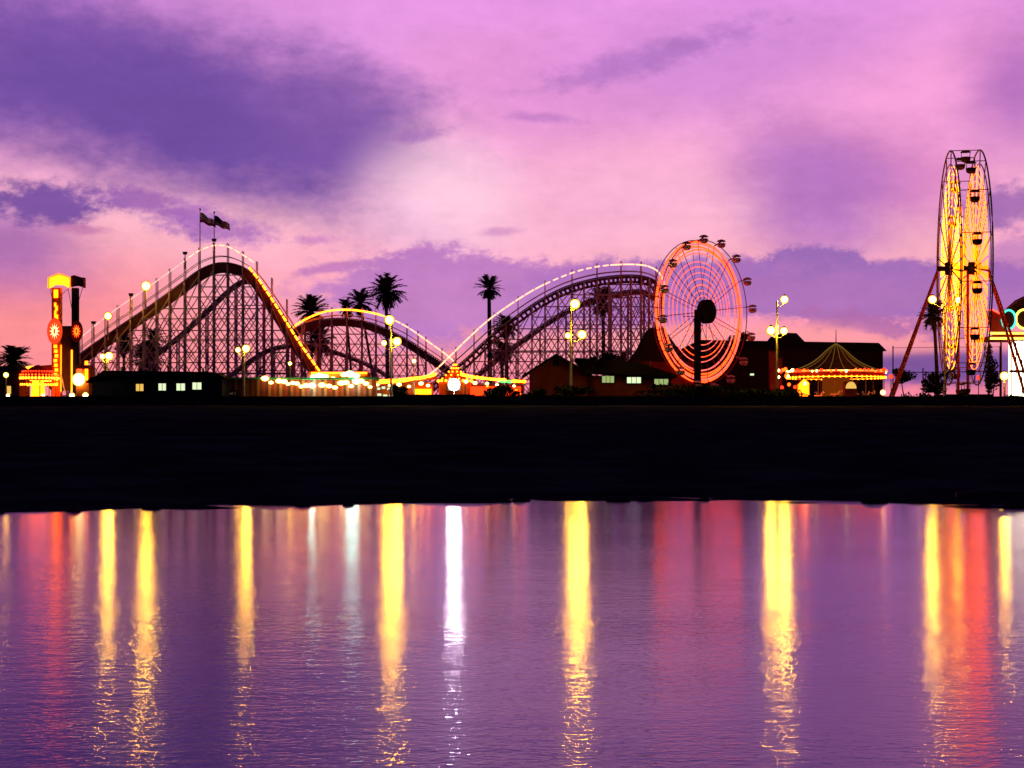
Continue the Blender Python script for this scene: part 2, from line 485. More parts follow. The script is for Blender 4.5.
def wnoise(scale, sx, sy, rot, detail):
    mp = nt.nodes.new('ShaderNodeMapping'); mp.inputs['Scale'].default_value = (sx, sy, 1)
    mp.inputs['Rotation'].default_value = (0, 0, radians(rot))
    nt.links.new(tcw.outputs['Object'], mp.inputs[0])
    n = nt.nodes.new('ShaderNodeTexNoise'); n.inputs['Scale'].default_value = scale
    n.inputs['Detail'].default_value = detail; n.inputs['Roughness'].default_value = 0.55
    nt.links.new(mp.outputs[0], n.inputs['Vector'])
    return n
def wbump(n, dist, prev=None):
    bp = nt.nodes.new('ShaderNodeBump'); bp.inputs['Strength'].default_value = 1.0
    bp.inputs['Distance'].default_value = dist
    nt.links.new(wst.outputs[0], bp.inputs['Strength'])
    nt.links.new(n.outputs['Fac'], bp.inputs['Height'])
    if prev: nt.links.new(prev.outputs[0], bp.inputs['Normal'])
    return bp
wy = nt.nodes.new('ShaderNodeSeparateXYZ'); nt.links.new(tcw.outputs['Object'], wy.inputs[0])
wmr = nt.nodes.new('ShaderNodeMapRange')
for k_, v_ in (('From Min', 12), ('From Max', 40), ('To Min', 1.25), ('To Max', 0.34)): wmr.inputs[k_].default_value = v_
nt.links.new(wy.outputs['Y'], wmr.inputs['Value'])
wpn = wnoise(0.16, 0.35, 1.0, -8, 2)
wpm = nt.nodes.new('ShaderNodeMapRange')
for k_, v_ in (('From Min', 0.36), ('From Max', 0.64), ('To Min', 0.55), ('To Max', 1.25)): wpm.inputs[k_].default_value = v_
nt.links.new(wpn.outputs['Fac'], wpm.inputs['Value'])
wst = nt.nodes.new('ShaderNodeMath'); wst.operation = 'MULTIPLY'
nt.links.new(wmr.outputs[0], wst.inputs[0]); nt.links.new(wpm.outputs[0], wst.inputs[1])
b1 = wbump(wnoise(6.5, 0.45, 1.0, -26, 3), 0.0046)
b2 = wbump(wnoise(0.8, 0.3, 1.0, -18, 3), 0.008, b1)
b3 = wbump(wnoise(17.0, 0.6, 1.0, -30, 2), 0.0034, b2)
for q in (wfr, wdf, wgl): nt.links.new(b3.outputs[0], q.inputs['Normal'])
w = MB(); w.quad((-600, -300, 0), (600, -300, 0), (600, 60, 0), (-600, 60, 0))
tag(w.build('water', wm), kind='structure')

# stones and driftwood along the water's edge
def stone(c, r, seed):
    rnd = random.Random(seed); m = MB(); m.ball(c, r, 9, 6, 1.4, 1.0, 0.55)
    m.v = [(x+rnd.uniform(-.12, .12)*r, y+rnd.uniform(-.12, .12)*r, z+rnd.uniform(-.1, .1)*r) for x, y, z in m.v]
    return m
st = [(505, .13), (521, .16), (527, .10), (626, .26), (655, .20), (664, .12), (892, .24), (902, .12), (984, .16), (1012, .3), (28, .2), (96, .14), (160, .2), (345, .12), (300, .16), (720, .12)]
for i, (px, r) in enumerate(st):
    x = WX(px, 43); y = shore(x)+random.uniform(-.25, .1)
    o = stone((x, y, 0.02), r, i).build('stone', M['rock'], smooth=True, loc=(x, y, 0))
    tag(o, 'small dark wet stone lying at the edge of the water', 'stone', 'stones along the waterline')
x = WX(1010, 45.5)
dw = MB(); dw.tube([(x-1.6, 45.2, .22), (x-.5, 45.5, .3), (x+.6, 45.4, .26), (x+1.8, 45.9, .34)], .1, 7, r_end=.05)
dw.tube([(x+.4, 45.4, .28), (x+.9, 45.2, .55), (x+1.1, 45.1, .62)], .04, 5, r_end=.02)
tag(dw.build('driftwood', M['wood'], smooth=True), 'dark driftwood branch lying on the beach at the right corner of the waterline', 'driftwood')

# ------------------------------------------------------------------ sea wall
root = thing('sea_wall', (0, 207, 4.4), 'long low dark concrete sea wall between the beach and the amusement park', 'wall')
pt = Part(root)
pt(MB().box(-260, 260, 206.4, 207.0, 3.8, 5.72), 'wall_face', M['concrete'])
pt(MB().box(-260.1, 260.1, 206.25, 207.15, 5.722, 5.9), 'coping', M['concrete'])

# ------------------------------------------------------------------ palms and shrubs
def palm_crown(c, R, n, rnd, droop=1.0):
    m = MB(); R *= 1.15; n = int(n*1.35)
    for i in range(n):
        a = rnd.uniform(0, 2*pi); e0 = rnd.uniform(-0.75, 1.4)
        Lf = R*rnd.uniform(0.8, 1.12)*(1.0 if e0 > -.2 else .85)
        pts = []; p = c; e = e0; seg = 6
        for s in range(seg+1):
            pts.append(p)
            d = (cos(a)*cos(e), sin(a)*cos(e), sin(e))
            p = add(p, mul(d, Lf/seg)); e -= 0.11*droop*(0.6+s*0.22)
        m.tube(pts, 0.035*R/2, 3, r_end=0.008, cap=False)
        for s in range(1, seg+1):
            for h in (0.0, 0.33, 0.66):
                if s == seg and h > 0: continue
                q = pts[s] if h == 0 else add(mul(pts[s], 1-h), mul(pts[min(seg, s+1)], h))
                d, sd_, u = basis(sub(pts[min(seg, s+1)], pts[s-1]))
                ll = Lf*0.34*(1-0.35*abs((s+h)/seg-0.55))
                for sg in (-1, 1):
                    t = add(q, add(mul(sd_, sg*ll*0.7), add(mul(d, ll*0.6), (0, 0, -ll*rnd.uniform(.05, .3)))))
                    wd = mul(d, 0.085*R)
                    m.tri(q, add(q, wd), t)
    return m
def palm(px, py, D, R, base_px=None, trunk_r=0.22, label='', skirt=True, group=None, seed=0, n=46, name='palm_tree'):
    rnd = random.Random(seed)
    c = P(px, py, D)
    bx = WX(base_px if base_px is not None else px, D)
    root = thing(name, (bx, D, G), label, 'palm tree', group); pt = Part(root)
    pts = [(bx+(c[0]-bx)*t**1.3, D, G+(c[2]-G-.1)*t) for t in [i/8 for i in range(9)]]
    pt(MB().tube(pts, trunk_r*1.25, 8, r_end=trunk_r*.85), 'trunk', M['trunk'], smooth=True)
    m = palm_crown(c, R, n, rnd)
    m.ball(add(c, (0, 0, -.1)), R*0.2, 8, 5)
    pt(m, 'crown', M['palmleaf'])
    if skirt:
        k = MB()
        for i in range(70):
            a = rnd.uniform(0, 2*pi); z = c[2]-rnd.uniform(.1, 1.0)*R*.9
            p = (c[0]+cos(a)*trunk_r, D+sin(a)*trunk_r, z)
            t = (c[0]+cos(a)*R*rnd.uniform(.2, .42), D+sin(a)*R*.35, z-R*rnd.uniform(.25, .55))
            k.tri(p, add(p, (.1*R*sin(a), -.1*R*cos(a), 0.03)), t)
        pt(k, 'dead_frond_skirt', M['trunk'])
    return root
palm(14, 361, 236, 2.3, trunk_r=.3, seed=1, n=60, label='bushy dark palm rising behind the small hut with a round lamp')
palm(311, 312, 262, 2.5, 312, seed=2, n=56, label='broad palm crown between the first drop and the low middle hill')
palm(319, 341, 259, 2.5, 319, .25, seed=22, n=64, label='low thick palm in front of the broad one beside the first drop')
palm(360, 303, 262, 2.2, 376, .2, seed=3, label='leaning palm, smaller and lower beside the tallest palm of the middle hill')
palm(386, 293, 260, 2.7, 388, .3, seed=4, n=60, label='tallest palm above the middle coaster hill, behind the triple street lamp')
palm(346, 309, 264, 1.6, 353, .18, seed=31, n=30, label='little palm crown peeping over the top of the middle coaster hill')
palm(489, 289, 257, 1.9, 490, .33, seed=5, n=50, label='lone slender palm with a clean round crown left of the right coaster hill', skirt=False)
palm(506, 327, 256, 2.0, 507, .3, seed=6, n=60, label='shaggy palm inside the lower left end of the right coaster hill')
palm(502, 352, 254, 2.1, 502, .3, seed=61, n=60, label='short shaggy palm low inside the right coaster hill')
palm(603, 302, 255, 2.4, 604, .3, seed=7, n=60, label='dark palm behind the timbers under the top of the right coaster hill')
palm(124, 344, 262, 1.9, 124, .25, seed=8, label='palm behind the lattice of the lift hill, left of its twin')
palm(153, 340, 262, 2.0, 154, .28, seed=9, n=56, label='palm behind the lattice of the lift hill, the one with the thicker crown')
palm(147, 360, 258, 2.6, 147, .3, seed=92, n=66, label='squat bushy palm low behind the lift hill lattice')
palm(934, 316, 226, 1.9, 938, .25, seed=10, n=50, label='dark palm half hidden behind the left side of the tall wheel')

def shrub(px, py_top, py_bot, D, wpx, label, seed, name='shrub', group=None, trunk=False, cat='shrub', dens=1.0):
    rnd = random.Random(seed)
    s = D/F; W = wpx*s/2; z1 = WZ(py_top, D); z0 = max(G, WZ(py_bot, D)) if not trunk else WZ(py_bot, D)
    x = WX(px, D); H = (z1-z0)/2; zc = (z0+z1)/2
    root = thing(name, (x, D, G), label, cat, group); pt = Part(root)
    m = MB()
    lobes = [(rnd.uniform(-.6, .6)*W, rnd.uniform(-.5, .5)*W, rnd.uniform(-.55, .6)*H, rnd.uniform(.38, .62)) for _ in range(9)]
    for i in range(int(900*dens)):
        lx, ly, lz, lr = rnd.choice(lobes)
        t = rnd.random()**.33
        a = rnd.uniform(0, 2*pi); zz = rnd.uniform(-1, 1); rr = sqrt(1-zz*zz)
        p = (x+lx+cos(a)*rr*lr*W*t, D+ly+sin(a)*rr*lr*W*t, max(z0, zc+lz+zz*lr*H*t))
        q = rnd.uniform(.14, .34)*min(1.0, max(W, H)/1.2)
        d1 = nrm((rnd.uniform(-1, 1), rnd.uniform(-1, 1), rnd.uniform(-1, 1))); d2 = nrm(cross(d1, (rnd.uniform(-1, 1), .3, rnd.uniform(-1, 1))))
        m.quad(add(p, mul(d1, q)), add(p, mul(d2, q*.5)), add(p, mul(d1, -q)), add(p, mul(d2, -q*.5)))
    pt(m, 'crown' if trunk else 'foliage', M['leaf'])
    st_ = MB()
    for k in range(1 if trunk else 4):
        top = (x+rnd.uniform(-.4, .4)*W, D, zc)
        st_.tube([(x+rnd.uniform(-.1, .1), D, G-.05), mul(add((x, D, G), top), .5), top], .12 if trunk else .05, 6, r_end=.04)
    pt(st_, 'trunk' if trunk else 'stem', M['trunk'])
    return root
shrub(905, 368, 384, 222, 25, 'small round-crowned tree left of the tall wheel base', 1, 'round_tree', trunk=True, cat='tree')
shrub(607, 347, 378, 219.5, 40, 'tall dark bush rising over the roof of the red house', 2, 'bush', dens=1.6)
shrub(640, 366, 376, 226, 30, 'low dark bush behind the long roof of the red house', 3, 'bush')
shrub(574, 385, 398, 213.5, 40, 'black bush against the gable wall of the red house', 4, 'bush')
shrub(536, 388, 399, 213.5, 22, 'black bush at the left corner of the red house', 41, 'bush')
shrub(690, 385, 400, 213, 100, 'long black hedge in front of the spinning wheel', 5, 'hedge', cat='hedge', dens=2.5)
shrub(770, 388, 400, 213, 80, 'long black hedge left of the carousel', 6, 'hedge', cat='hedge', dens=2)
shrub(937, 366, 396, 219, 34, 'thick dark bush at the foot of the tall wheel', 7, 'bush', dens=1.5)
shrub(993, 345, 396, 219, 16, 'narrow dark tree beside the neon pavilion', 8, 'narrow_tree', cat='tree', dens=1.1, trunk=False)
shrub(401, 384, 400, 219, 22, 'dark bush in front of the lit midway stalls', 9, 'bush')
shrub(505, 383, 400, 219, 40, 'dark hedge right of the flood light', 12, 'hedge', cat='hedge', dens=1.3)
shrub(745, 331, 344, 258.5, 14, 'tree crown showing above the dark warehouse roof', 13, 'roof_tree', cat='tree', dens=.5)
shrub(732, 335, 348, 258, 8, 'spiky little tree top left of the warehouse tree crown', 14, 'roof_tree', cat='tree', dens=.3)

for i, (px, top, w_) in enumerate(((48, 396, 26), (96, 394, 30), (128, 396.5, 24), (240, 397, 34), (300, 396.5, 22), (352, 397.5, 30), (430, 396.8, 26), (560, 395, 30), (832, 395.5, 36), (868, 394, 24), (916, 393, 30), (972, 394.5, 26), (1016, 395.5, 24))):
    o = shrub(px, top, 402, 208.5, w_, 'low black clump of beach scrub growing along the top of the sea wall', 60+i, 'beach_scrub', group='beach scrub along the sea wall', dens=.35)

# ------------------------------------------------------------------ roller coaster
coaster = thing('roller_coaster', (WX(330, 242), 242, G), 'big wooden roller coaster of lattice timber with three lit hills', 'roller coaster')
cp = Part(coaster)
def interp(prof, x):
    if x <= prof[0][0]: return prof[0][1]
    for i in range(len(prof)-1):
        x0, y0 = prof[i]; x1, y1 = prof[i+1]
        if x <= x1:
            # Catmull-Rom style tangents
            def tan_(k):
                a = prof[max(0, k-1)]; b_ = prof[min(len(prof)-1, k+1)]
                return (b_[1]-a[1])/max(1e-6, (b_[0]-a[0]))
            t = (x-x0)/(x1-x0); h = x1-x0
            m0 = tan_(i)*h; m1 = tan_(i+1)*h
            return (2*t**3-3*t*t+1)*y0+(t**3-2*t*t+t)*m0+(-2*t**3+3*t*t)*y1+(t**3-t*t)*m1
    return prof[-1][1]

def hill(D, prof, posts, rail_prof, thick, tall=None, open_track=False, post_w=0.21, brace_w=0.125, W=0.6, levels=3.3, tops=True, track_mat='trackwood', back_levels=None):
    """prof: the track in pixel (x, row); posts: pixel columns of the bents"""
    x0, x1 = prof[0][0], prof[-1][0]
    def tz(px): return WZ(interp(prof, px), D)
    hb = thick*D/F
    # bents: two legs, cross ties, X braces across
    braces = {-1: MB(), 1: MB()}
    prev = None
    for px in posts:
        x = WX(px, D); zt = tz(px)
        top = WZ(interp(rail_prof, px), D) + 0.55 if (tops and rail_prof) else zt+0.2
        m = MB()
        for s in (-1, 1):
            y = D+s*W
            m.bar((x, y, G-.1), (x, y, zt-.1), post_w)
            if tops and (tall is None or px in tall): m.bar((x, y, zt-.1), (x, y, top), post_w*.62)
        z = G+levels; k = 0
        while z < zt-.6:
            m.bar((x, D-W, z), (x, D+W, z), brace_w)
            m.bar((x+.02, D-W, z-levels), (x+.02, D+W, z), brace_w*.8)
            z += levels
        m.bar((x, D-W-.3, zt-hb-.1), (x, D+W+.3, zt-hb-.1), .25)
        if zt-G > 1.0:
            cp(m, 'support_bent', M['timber'])
        if prev is not None:
            xa, za = prev
            for s in ((-1, 1) if tops else (-1,)):
                brace = braces[s]; y = D+s*(W+.16)
                z = G if s < 0 else G-levels*.5
                while True:
                    zn = z+levels
                    lim = min(za, zt)-hb*.6
                    if zn > lim: break
                    brace.bar((xa, y, zn), (x, y, zn), brace_w*1.3)
                    brace.bar((xa, y-.03, z), (x, y-.03, zn), brace_w)
                    brace.bar((xa, y+.06, zn), (x, y+.06, z), brace_w)
                    z = zn
                hi = max(za, zt)-hb*.6
                if hi-z > 1.0:
                    brace.bar((xa, y-.03, za-hb*.6 if za > zt else z), (x, y-.03, zt-hb*.6 if zt > za else z), brace_w)
                    if abs(za-zt) > 1.0:
                        zz = (za+zt)/2-hb
                        pass
        prev = (x, zt)
    for s in (-1, 1):
        if braces[s].f: cp(braces[s], 'cross_bracing', M['timber'])
    # track
    n = int((x1-x0)/2.2)
    pts = []
    for i in range(n+1):
        px = x0+(x1-x0)*i/n
        pts.append((WX(px, D), tz(px)))
    tr = MB()
    def sweep(y0, y1, off0, off1):
        base = len(tr.v)
        for i, (x, z) in enumerate(pts):
            a = pts[max(0, i-1)]; c = pts[min(n, i+1)]
            dx, dz = c[0]-a[0], c[1]-a[1]; l = sqrt(dx*dx+dz*dz); nx_, nz_ = -dz/l, dx/l
            for yy, oo in ((y0, off0), (y1, off0), (y1, off1), (y0, off1)):
                tr.v.append((x+nx_*oo, yy, z+nz_*oo))
        for i in range(n):
            for j in range(4):
                a0 = base+i*4; tr.f.append((a0+j, a0+(j+1) % 4, a0+4+(j+1) % 4, a0+4+j))
        tr.f.append((base, base+1, base+2, base+3)); e = base+n*4; tr.f.append((e+3, e+2, e+1, e))
    if open_track:
        for s in (-1, 1):
            y = D+s*(W-.2)
            sweep(y-.12, y+.12, -hb*.30, -.03); sweep(y-.12, y+.12, -hb, -hb*.72)
            for i in range(0, n, 2):
                x, z = pts[i]; a = pts[max(0, i-1)]; c = pts[min(n, i+1)]
                dx, dz = c[0]-a[0], c[1]-a[1]; l = sqrt(dx*dx+dz*dz)
                tr.bar((x, y, z-.05), (x+dz/l*hb*.9, y, z-dx/l*hb*.9), .3)
    else:
        for s in (-1, 1):
            y = D+s*(W-.2); sweep(y-.12, y+.12, -hb, -.03)
    for i in range(0, n, 1):
        x, z = pts[i]
        tr.bar((x, D-W-.1, z-.02), (x, D+W+.1, z-.02), .16)
    cp(tr, 'track', M[track_mat])
    rl = MB()
    for s in (-1, 1):
        rl.tube([(x, D+s*.38, z+.16) for x, z in pts], .07, 4)
    cp(rl, 'rail', M['rail'])
    if rail_prof and tops:
        hr = MB()
        for s in (-1, 1):
            for frac in (0.42,):
                ps = []
                for i in range(n+1):
                    px = x0+(x1-x0)*i/n
                    if px < rail_prof[0][0] or px > rail_prof[-1][0]: continue
                    zt = tz(px); zr = WZ(interp(rail_prof, px), D)
                    ps.append((WX(px, D), D+s*W, zt+(zr-zt)*frac))
                if len(ps) > 2: hr.tube(ps, .055, 4)
        cp(hr, 'handrail', M['timber'])

def light_line(name, D, prof, x0, x1, m, r=.10, dash=.85, gap=.3, bulbs=None, y=-.72, glowr=None):
    n = int((x1-x0)*3)
    mb = MB(); acc = 0.0; cur = []; on = True
    last = None
    for i in range(n+1):
        px = x0+(x1-x0)*i/n
        p = (WX(px, D), D+y, WZ(interp(prof, px), D))
        if last: acc += sqrt(dot(sub(p, last), sub(p, last)))
        last = p
        if on: cur.append(p)
        if on and acc > dash:
            if len(cur) > 1: mb.tube(cur, r, 5)
            cur = []; on = False; acc = 0
        elif (not on) and acc > gap:
            on = True; acc = 0; cur = [p]
    if on and len(cur) > 1: mb.tube(cur, r, 5)
    return cp(mb, name, m)

# lift hill and first drop
prof1 = [(48, 386), (60, 374), (78, 357), (110, 334), (150, 307), (182, 284), (198, 272), (214, 265), (228, 264), (243, 268), (256, 277), (268, 294), (283, 317), (298, 341), (316, 367), (328, 384)]
rail1 = [(48, 372), (60, 361), (78, 342), (110, 315), (150, 287), (182, 264), (197, 253), (208, 248), (216, 246), (228, 247), (243, 255), (258, 266), (270, 279), (285, 300), (296, 317), (312, 345)]
posts1 = [55, 68, 81, 93, 106, 118, 131, 144, 157, 170, 185, 199.5, 214, 228, 243, 257, 272, 287, 302, 316]
hill(242, prof1, posts1, rail1, 9)
light_line('light_string', 242, rail1, 50, 190, E['bulb_pink'], r=.085, dash=1.6, gap=.15)
light_line('light_string', 242, rail1, 190, 256, E['bulb_white'], r=.10, dash=.9, gap=.3)
lp = [(250, 268)]+[(x, interp(prof1, x)-1.5) for x in range(256, 328, 4)]  # path of bulbs standing in for the train's light trail
light_line('light_string', 242, lp, 250, 326, E['bulb_gold'], r=.15, dash=.8, gap=.25, y=-.8)
light_line('light_string', 242, [(x, y+2) for x, y in lp], 250, 326, E['bulb_or'], r=.10, dash=1.2, gap=.2, y=.8)
# return track climbing inside the lift hill
prof1b = [(140, 364), (158, 352), (180, 335), (205, 312), (232, 287), (244, 281), (258, 284), (275, 303), (295, 335), (312, 366)]
posts1b = [150, 163.5, 178, 192, 207, 221.5, 236, 250, 264, 279, 294, 306]
hill(247, prof1b, posts1b[::2], None, 3.2, W=.8, tops=False, brace_w=.11, post_w=.22, levels=5.2)
prof1c = [(226, 378), (246, 363), (268, 350), (292, 345), (318, 347), (345, 355), (372, 366), (392, 378)]
hill(255, prof1c, [232, 246, 260, 274, 288, 302, 317, 331, 346, 360, 374, 386], None, 3, W=.8, tops=False, brace_w=.11, post_w=.18, levels=2.9)
# middle hill
prof2 = [(288, 334), (300, 327), (318, 321), (340, 319), (360, 321), (378, 326), (407, 340), (430, 355), (449, 368), (462, 379)]
rail2 = [(292, 329), (300, 323), (315, 315.5), (328, 311.5), (345, 310), (366, 312), (386, 317), (407, 327), (430, 343), (449, 357), (462, 370)]
hill(252, prof2, [292, 305, 320, 332, 347, 362, 376, 392, 407, 418, 426, 442, 454], rail2, 7)
light_line('light_string', 252, rail2, 294, 384, E['bulb_gold'], r=.14, dash=1.5, gap=.1)
light_line('light_string', 252, rail2, 384, 461, E['bulb_white'], r=.115, dash=1.3, gap=.15)
# right hill
prof3 = [(418, 392), (432, 384), (446, 374), (463, 362), (491, 336), (512, 320), (536, 303), (559, 290.5), (580, 283), (604, 278), (630, 276), (646, 278), (657, 284), (662, 297), (664, 320)]
rail3 = [(418, 381), (430, 374), (437, 369), (449, 357.5), (470, 337), (491, 318.5), (524, 296), (545, 284.5), (573, 273), (596, 267.3), (620, 265), (641, 265.5), (652, 268.5), (660, 275), (665, 288)]
hill(238, prof3, [431, 443, 456, 465, 474, 485, 494, 506, 518, 532, 545, 558, 572, 584, 597, 609, 621, 631, 641, 649, 656], rail3, 7, tall=(456, 474, 494, 518, 545, 572, 597, 621, 641, 656), open_track=True, post_w=.22)
light_line('light_string', 238, rail3, 420, 545, E['bulb_white'], r=.115, dash=1.5, gap=.12)
light_line('light_string', 238, rail3, 545, 610, E['bulb_white'], r=.105, dash=.8, gap=.45)
light_line('light_string', 238, rail3, 610, 665, E['bulb_white'], r=.115, dash=1.7, gap=.1)
prof3b = [(470, 380), (500, 356), (530, 334), (560, 314), (590, 300), (618, 293), (642, 291), (656, 297)]
hill(247, prof3b, [476, 490, 503, 516, 528, 540, 553, 566, 578, 590, 601, 611, 620, 628, 636, 644, 651][1::2], None, 4, W=.8, tops=False, brace_w=.12, post_w=.22, levels=4.2)

# flags on the lift hill
def flagpole(px, py0, py1, D, label, kind):
    x = WX(px, D); z0 = WZ(py0, D); z1 = WZ(py1, D)
    root = thing('flagpole', (x, D, z0), label, 'flagpole'); pt = Part(root)
    m = MB(); m.tube([(x, D, z0), (x, D, z1)], .09, 6, r_end=.05); m.ball((x, D, z1+.1), .16, 8, 5)
    pt(m, 'pole', M['steel'])
    s = D/F; n = 12; Lx = 15*s; H = 10*s
    fa, fb, fc = MB(), MB(), MB()
    def pos(i, v):
        t = i/n
        return (x+.06+Lx*t, D+.35*sin(t*7)*t, z1-.4-H*v*(1-.35*t)-9*s*t**1.2+.12*sin(t*9))
    for i in range(n):
        if kind == 'stripe':
            cells = [(0, .68, fa), (.68, 1, fb)]
        else:
            cells = []
            for k in range(7):
                if i < 5 and k < 4: cells.append((k/7, (k+1)/7, fc))
                else: cells.append((k/7, (k+1)/7, fb if k % 2 == 0 else fa))
        for v0, v1, mbx in cells:
            mbx.quad(pos(i, v0), pos(i+1, v0), pos(i+1, v1), pos(i, v1))
    fl = pt(fa, 'flag', M['flagwhite'])
    pt(fb, 'red_stripe', M['flagred'], fl)
    if fc.f: pt(fc, 'canton', M['flagblue'], fl)
flagpole(200, 268, 210, 240.3, 'flagpole at the coaster peak with a pale flag striped red along its bottom', 'stripe')
flagpole(214.2, 266, 213, 240.3, 'flagpole at the coaster peak with a dark blue and red striped flag', 'usa')

# ------------------------------------------------------------------ lamps
def light_shield(c, r):
    """dark shell added behind a lamp head to keep its light off the coaster"""
    m = MB(); k = 14; rows = 5
    for rad in (r*1.12, r*1.05):
        n0 = len(m.v)
        for i in range(rows+1):
            t = pi/2*0.92*(1-i/rows)
            for j in range(k):
                a = 2*pi*j/k
                m.v.append((c[0]+rad*sin(t)*cos(a), c[1]+rad*cos(t), c[2]+rad*sin(t)*sin(a)))
        for i in range(rows):
            for j in range(k):
                m.f.append((n0+i*k+j, n0+i*k+(j+1) % k, n0+(i+1)*k+(j+1) % k, n0+(i+1)*k+j))
    h = (rows+1)*k
    for j in range(k): m.f.append((j, (j+1) % k, h+(j+1) % k, h+j))
    return m
def street_lamp(px, D, base_py, heads, label, group='tall street lamps', pole_w=.13, m='lamp', name='street_lamp', r=.63):
    """heads: list of (px, py, scale)"""
    x = WX(px, D)
    root = thing(name, (x, D, G), label, 'street lamp', group); pt = Part(root)
    top = max(WZ(h[1], D) for h in heads)
    pl = MB(); pl.tube([(x, D, G-.05), (x, D, top-.2)], pole_w*1.35, 8, r_end=pole_w*.8)
    pl.tube([(x, D, G), (x, D, G+.8)], pole_w*2.2, 8, r_end=pole_w*1.7)
    pt(pl, 'pole', M['pole'])
    for (hx, hy, sc) in heads:
        c = P(hx, hy, D)
        a = MB()
        if abs(c[0]-x) > .3:
            a.tube([(x, D, c[2]-.75), ((x+c[0])/2, D, c[2]-.95), (c[0], D, c[2]-r*sc*.9)], .06, 6)
        else:
            a.tube([(x, D, c[2]-1.2), (c[0], D-.02, c[2]-r*sc*.8)], .09, 6)
        arm = pt(a, 'arm', M['pole'])
        h = MB(); h.ball(c, r*sc, 16, 10)
        pt(h, 'lamp_head', E[m] if sc > .72 else E['lamp_dim'], smooth=True)
        pt(light_shield(c, r*sc), 'light_shield', M['dark'], arm)  # added back shell, blocks light towards the coaster
        cpn = MB(); cpn.lathe((c[0], c[1], c[2]+r*sc*.93), [(r*sc*.42, 0), (r*sc*.3, .1), (.04, .22)], 10)
        pt(cpn, 'lamp_cap', M['dark'], arm)
street_lamp(571, 214, 396, [(575, 304, 1.05), (582, 334.5, .95), (568, 335.5, .7)], 'triple street lamp standing before the right coaster hill, behind the red house')
street_lamp(391, 216, 396, [(389.5, 320, 1.05), (397, 341.5, .95), (384, 343, .62)], 'triple street lamp in front of the middle coaster hill and tall palms')
street_lamp(777, 214, 396, [(784.5, 299.5, .85), (784, 331, .8), (771, 330.5, .95)], 'triple street lamp left of the carousel, before the dark warehouse')
street_lamp(244, 218, 396, [(246, 348.5, .85), (238, 350, .6)], 'double street lamp before the lift hill above the striped stall')
street_lamp(106.5, 220, 396, [(109, 356, .9), (102.5, 356.5, .62)], 'double street lamp behind the dark hut, under the coaster slope')
street_lamp(945, 212, 396, [(932.5, 299.5, .88), (958.5, 300, .78)], 'double street lamp with its heads either side of the tall wheel')
street_lamp(1004.5, 216, 396, [(1004.5, 376, .95)], 'short single globe lamp before the white lit pavilion', None)
street_lamp(6, 222, 396, [(6, 375, .6)], 'short globe lamp beside the hut at the left edge', None, m='warm')
street_lamp(414, 224, 396, [(414, 361, .5)], 'small dim lamp among the timbers right of the tall palms', None)
street_lamp(290, 224, 396, [(290, 363.5, .45)], 'small dim lamp in front of the first drop', None)
# lamps on the coaster posts
for px, py, lab in ((146, 286, 'round floodlight on a post half way up the lift hill, the higher of two'), (108, 316, 'round floodlight on a post low on the lift hill, the lower of two')):
    D = 240; c = P(px, py, D)
    root = thing('coaster_floodlight', (c[0], D, c[2]-1.4), lab, 'floodlight', 'floodlights on the lift hill'); pt = Part(root)
    pt(MB().tube([(c[0], D, c[2]-3.6), (c[0], D, c[2]-.5)], .09, 6), 'post', M['timber'])
    pt(light_shield(c, .70 if px > 120 else .58), 'light_shield', M['dark'])
    pt(MB().ball(c, .70 if px > 120 else .58, 16, 10), 'lamp_head', E['lamp'] if px > 120 else E['lamp_dim'], smooth=True)
for px, py in ((131, 296), (185, 254.5), (93.5, 324), (214, 241.5)):
    D = 240.2; c = P(px, py, D)
    root = thing('unlit_floodlight', (c[0], D, c[2]-1), {131: 'unlit dark floodlight box between the two glowing lamps of the lift hill', 185: 'unlit dark floodlight box just left of the flagpoles', 93.5: 'unlit dark floodlight box lowest on the lift hill', 214: 'unlit dark floodlight box at the foot of the striped flag pole'}[px], 'floodlight', 'floodlights on the lift hill'); pt = Part(root)
    pt(MB().tube([(c[0], D, c[2]-2.2), (c[0], D, c[2])], .08, 6), 'post', M['timber'])
    m = MB(); m.box(c[0]-.28, c[0]+.28, D-.2, D+.25, c[2], c[2]+.32); m.box(c[0]-.36, c[0]+.36, D-.3, D+.3, c[2]+.322, c[2]+.4)
    pt(m, 'housing', M['dark'])

# ------------------------------------------------------------------ buildings in front
def window(pt, parent, x0, x1, z0, z1, y, em, mull=1):
    f = MB(); t = .09
    f.box(x0-t, x1+t, y-.06, y+.02, z1, z1+t); f.box(x0-t, x1+t, y-.09, y+.02, z0-t, z0)
    f.box(x0-t, x0, y-.06, y+.02, z0, z1); f.box(x1, x1+t, y-.06, y+.02, z0, z1)
    for k in range(mull):
        xm = x0+(x1-x0)*(k+1)/(mull+1); f.box(xm-.035, xm+.035, y-.05, y+.02, z0, z1)
    fr = pt(f, 'window', M['dark'], parent)
    pt(MB().box(x0, x1, y-.015, y+.015, z0, z1), 'pane', em, fr)
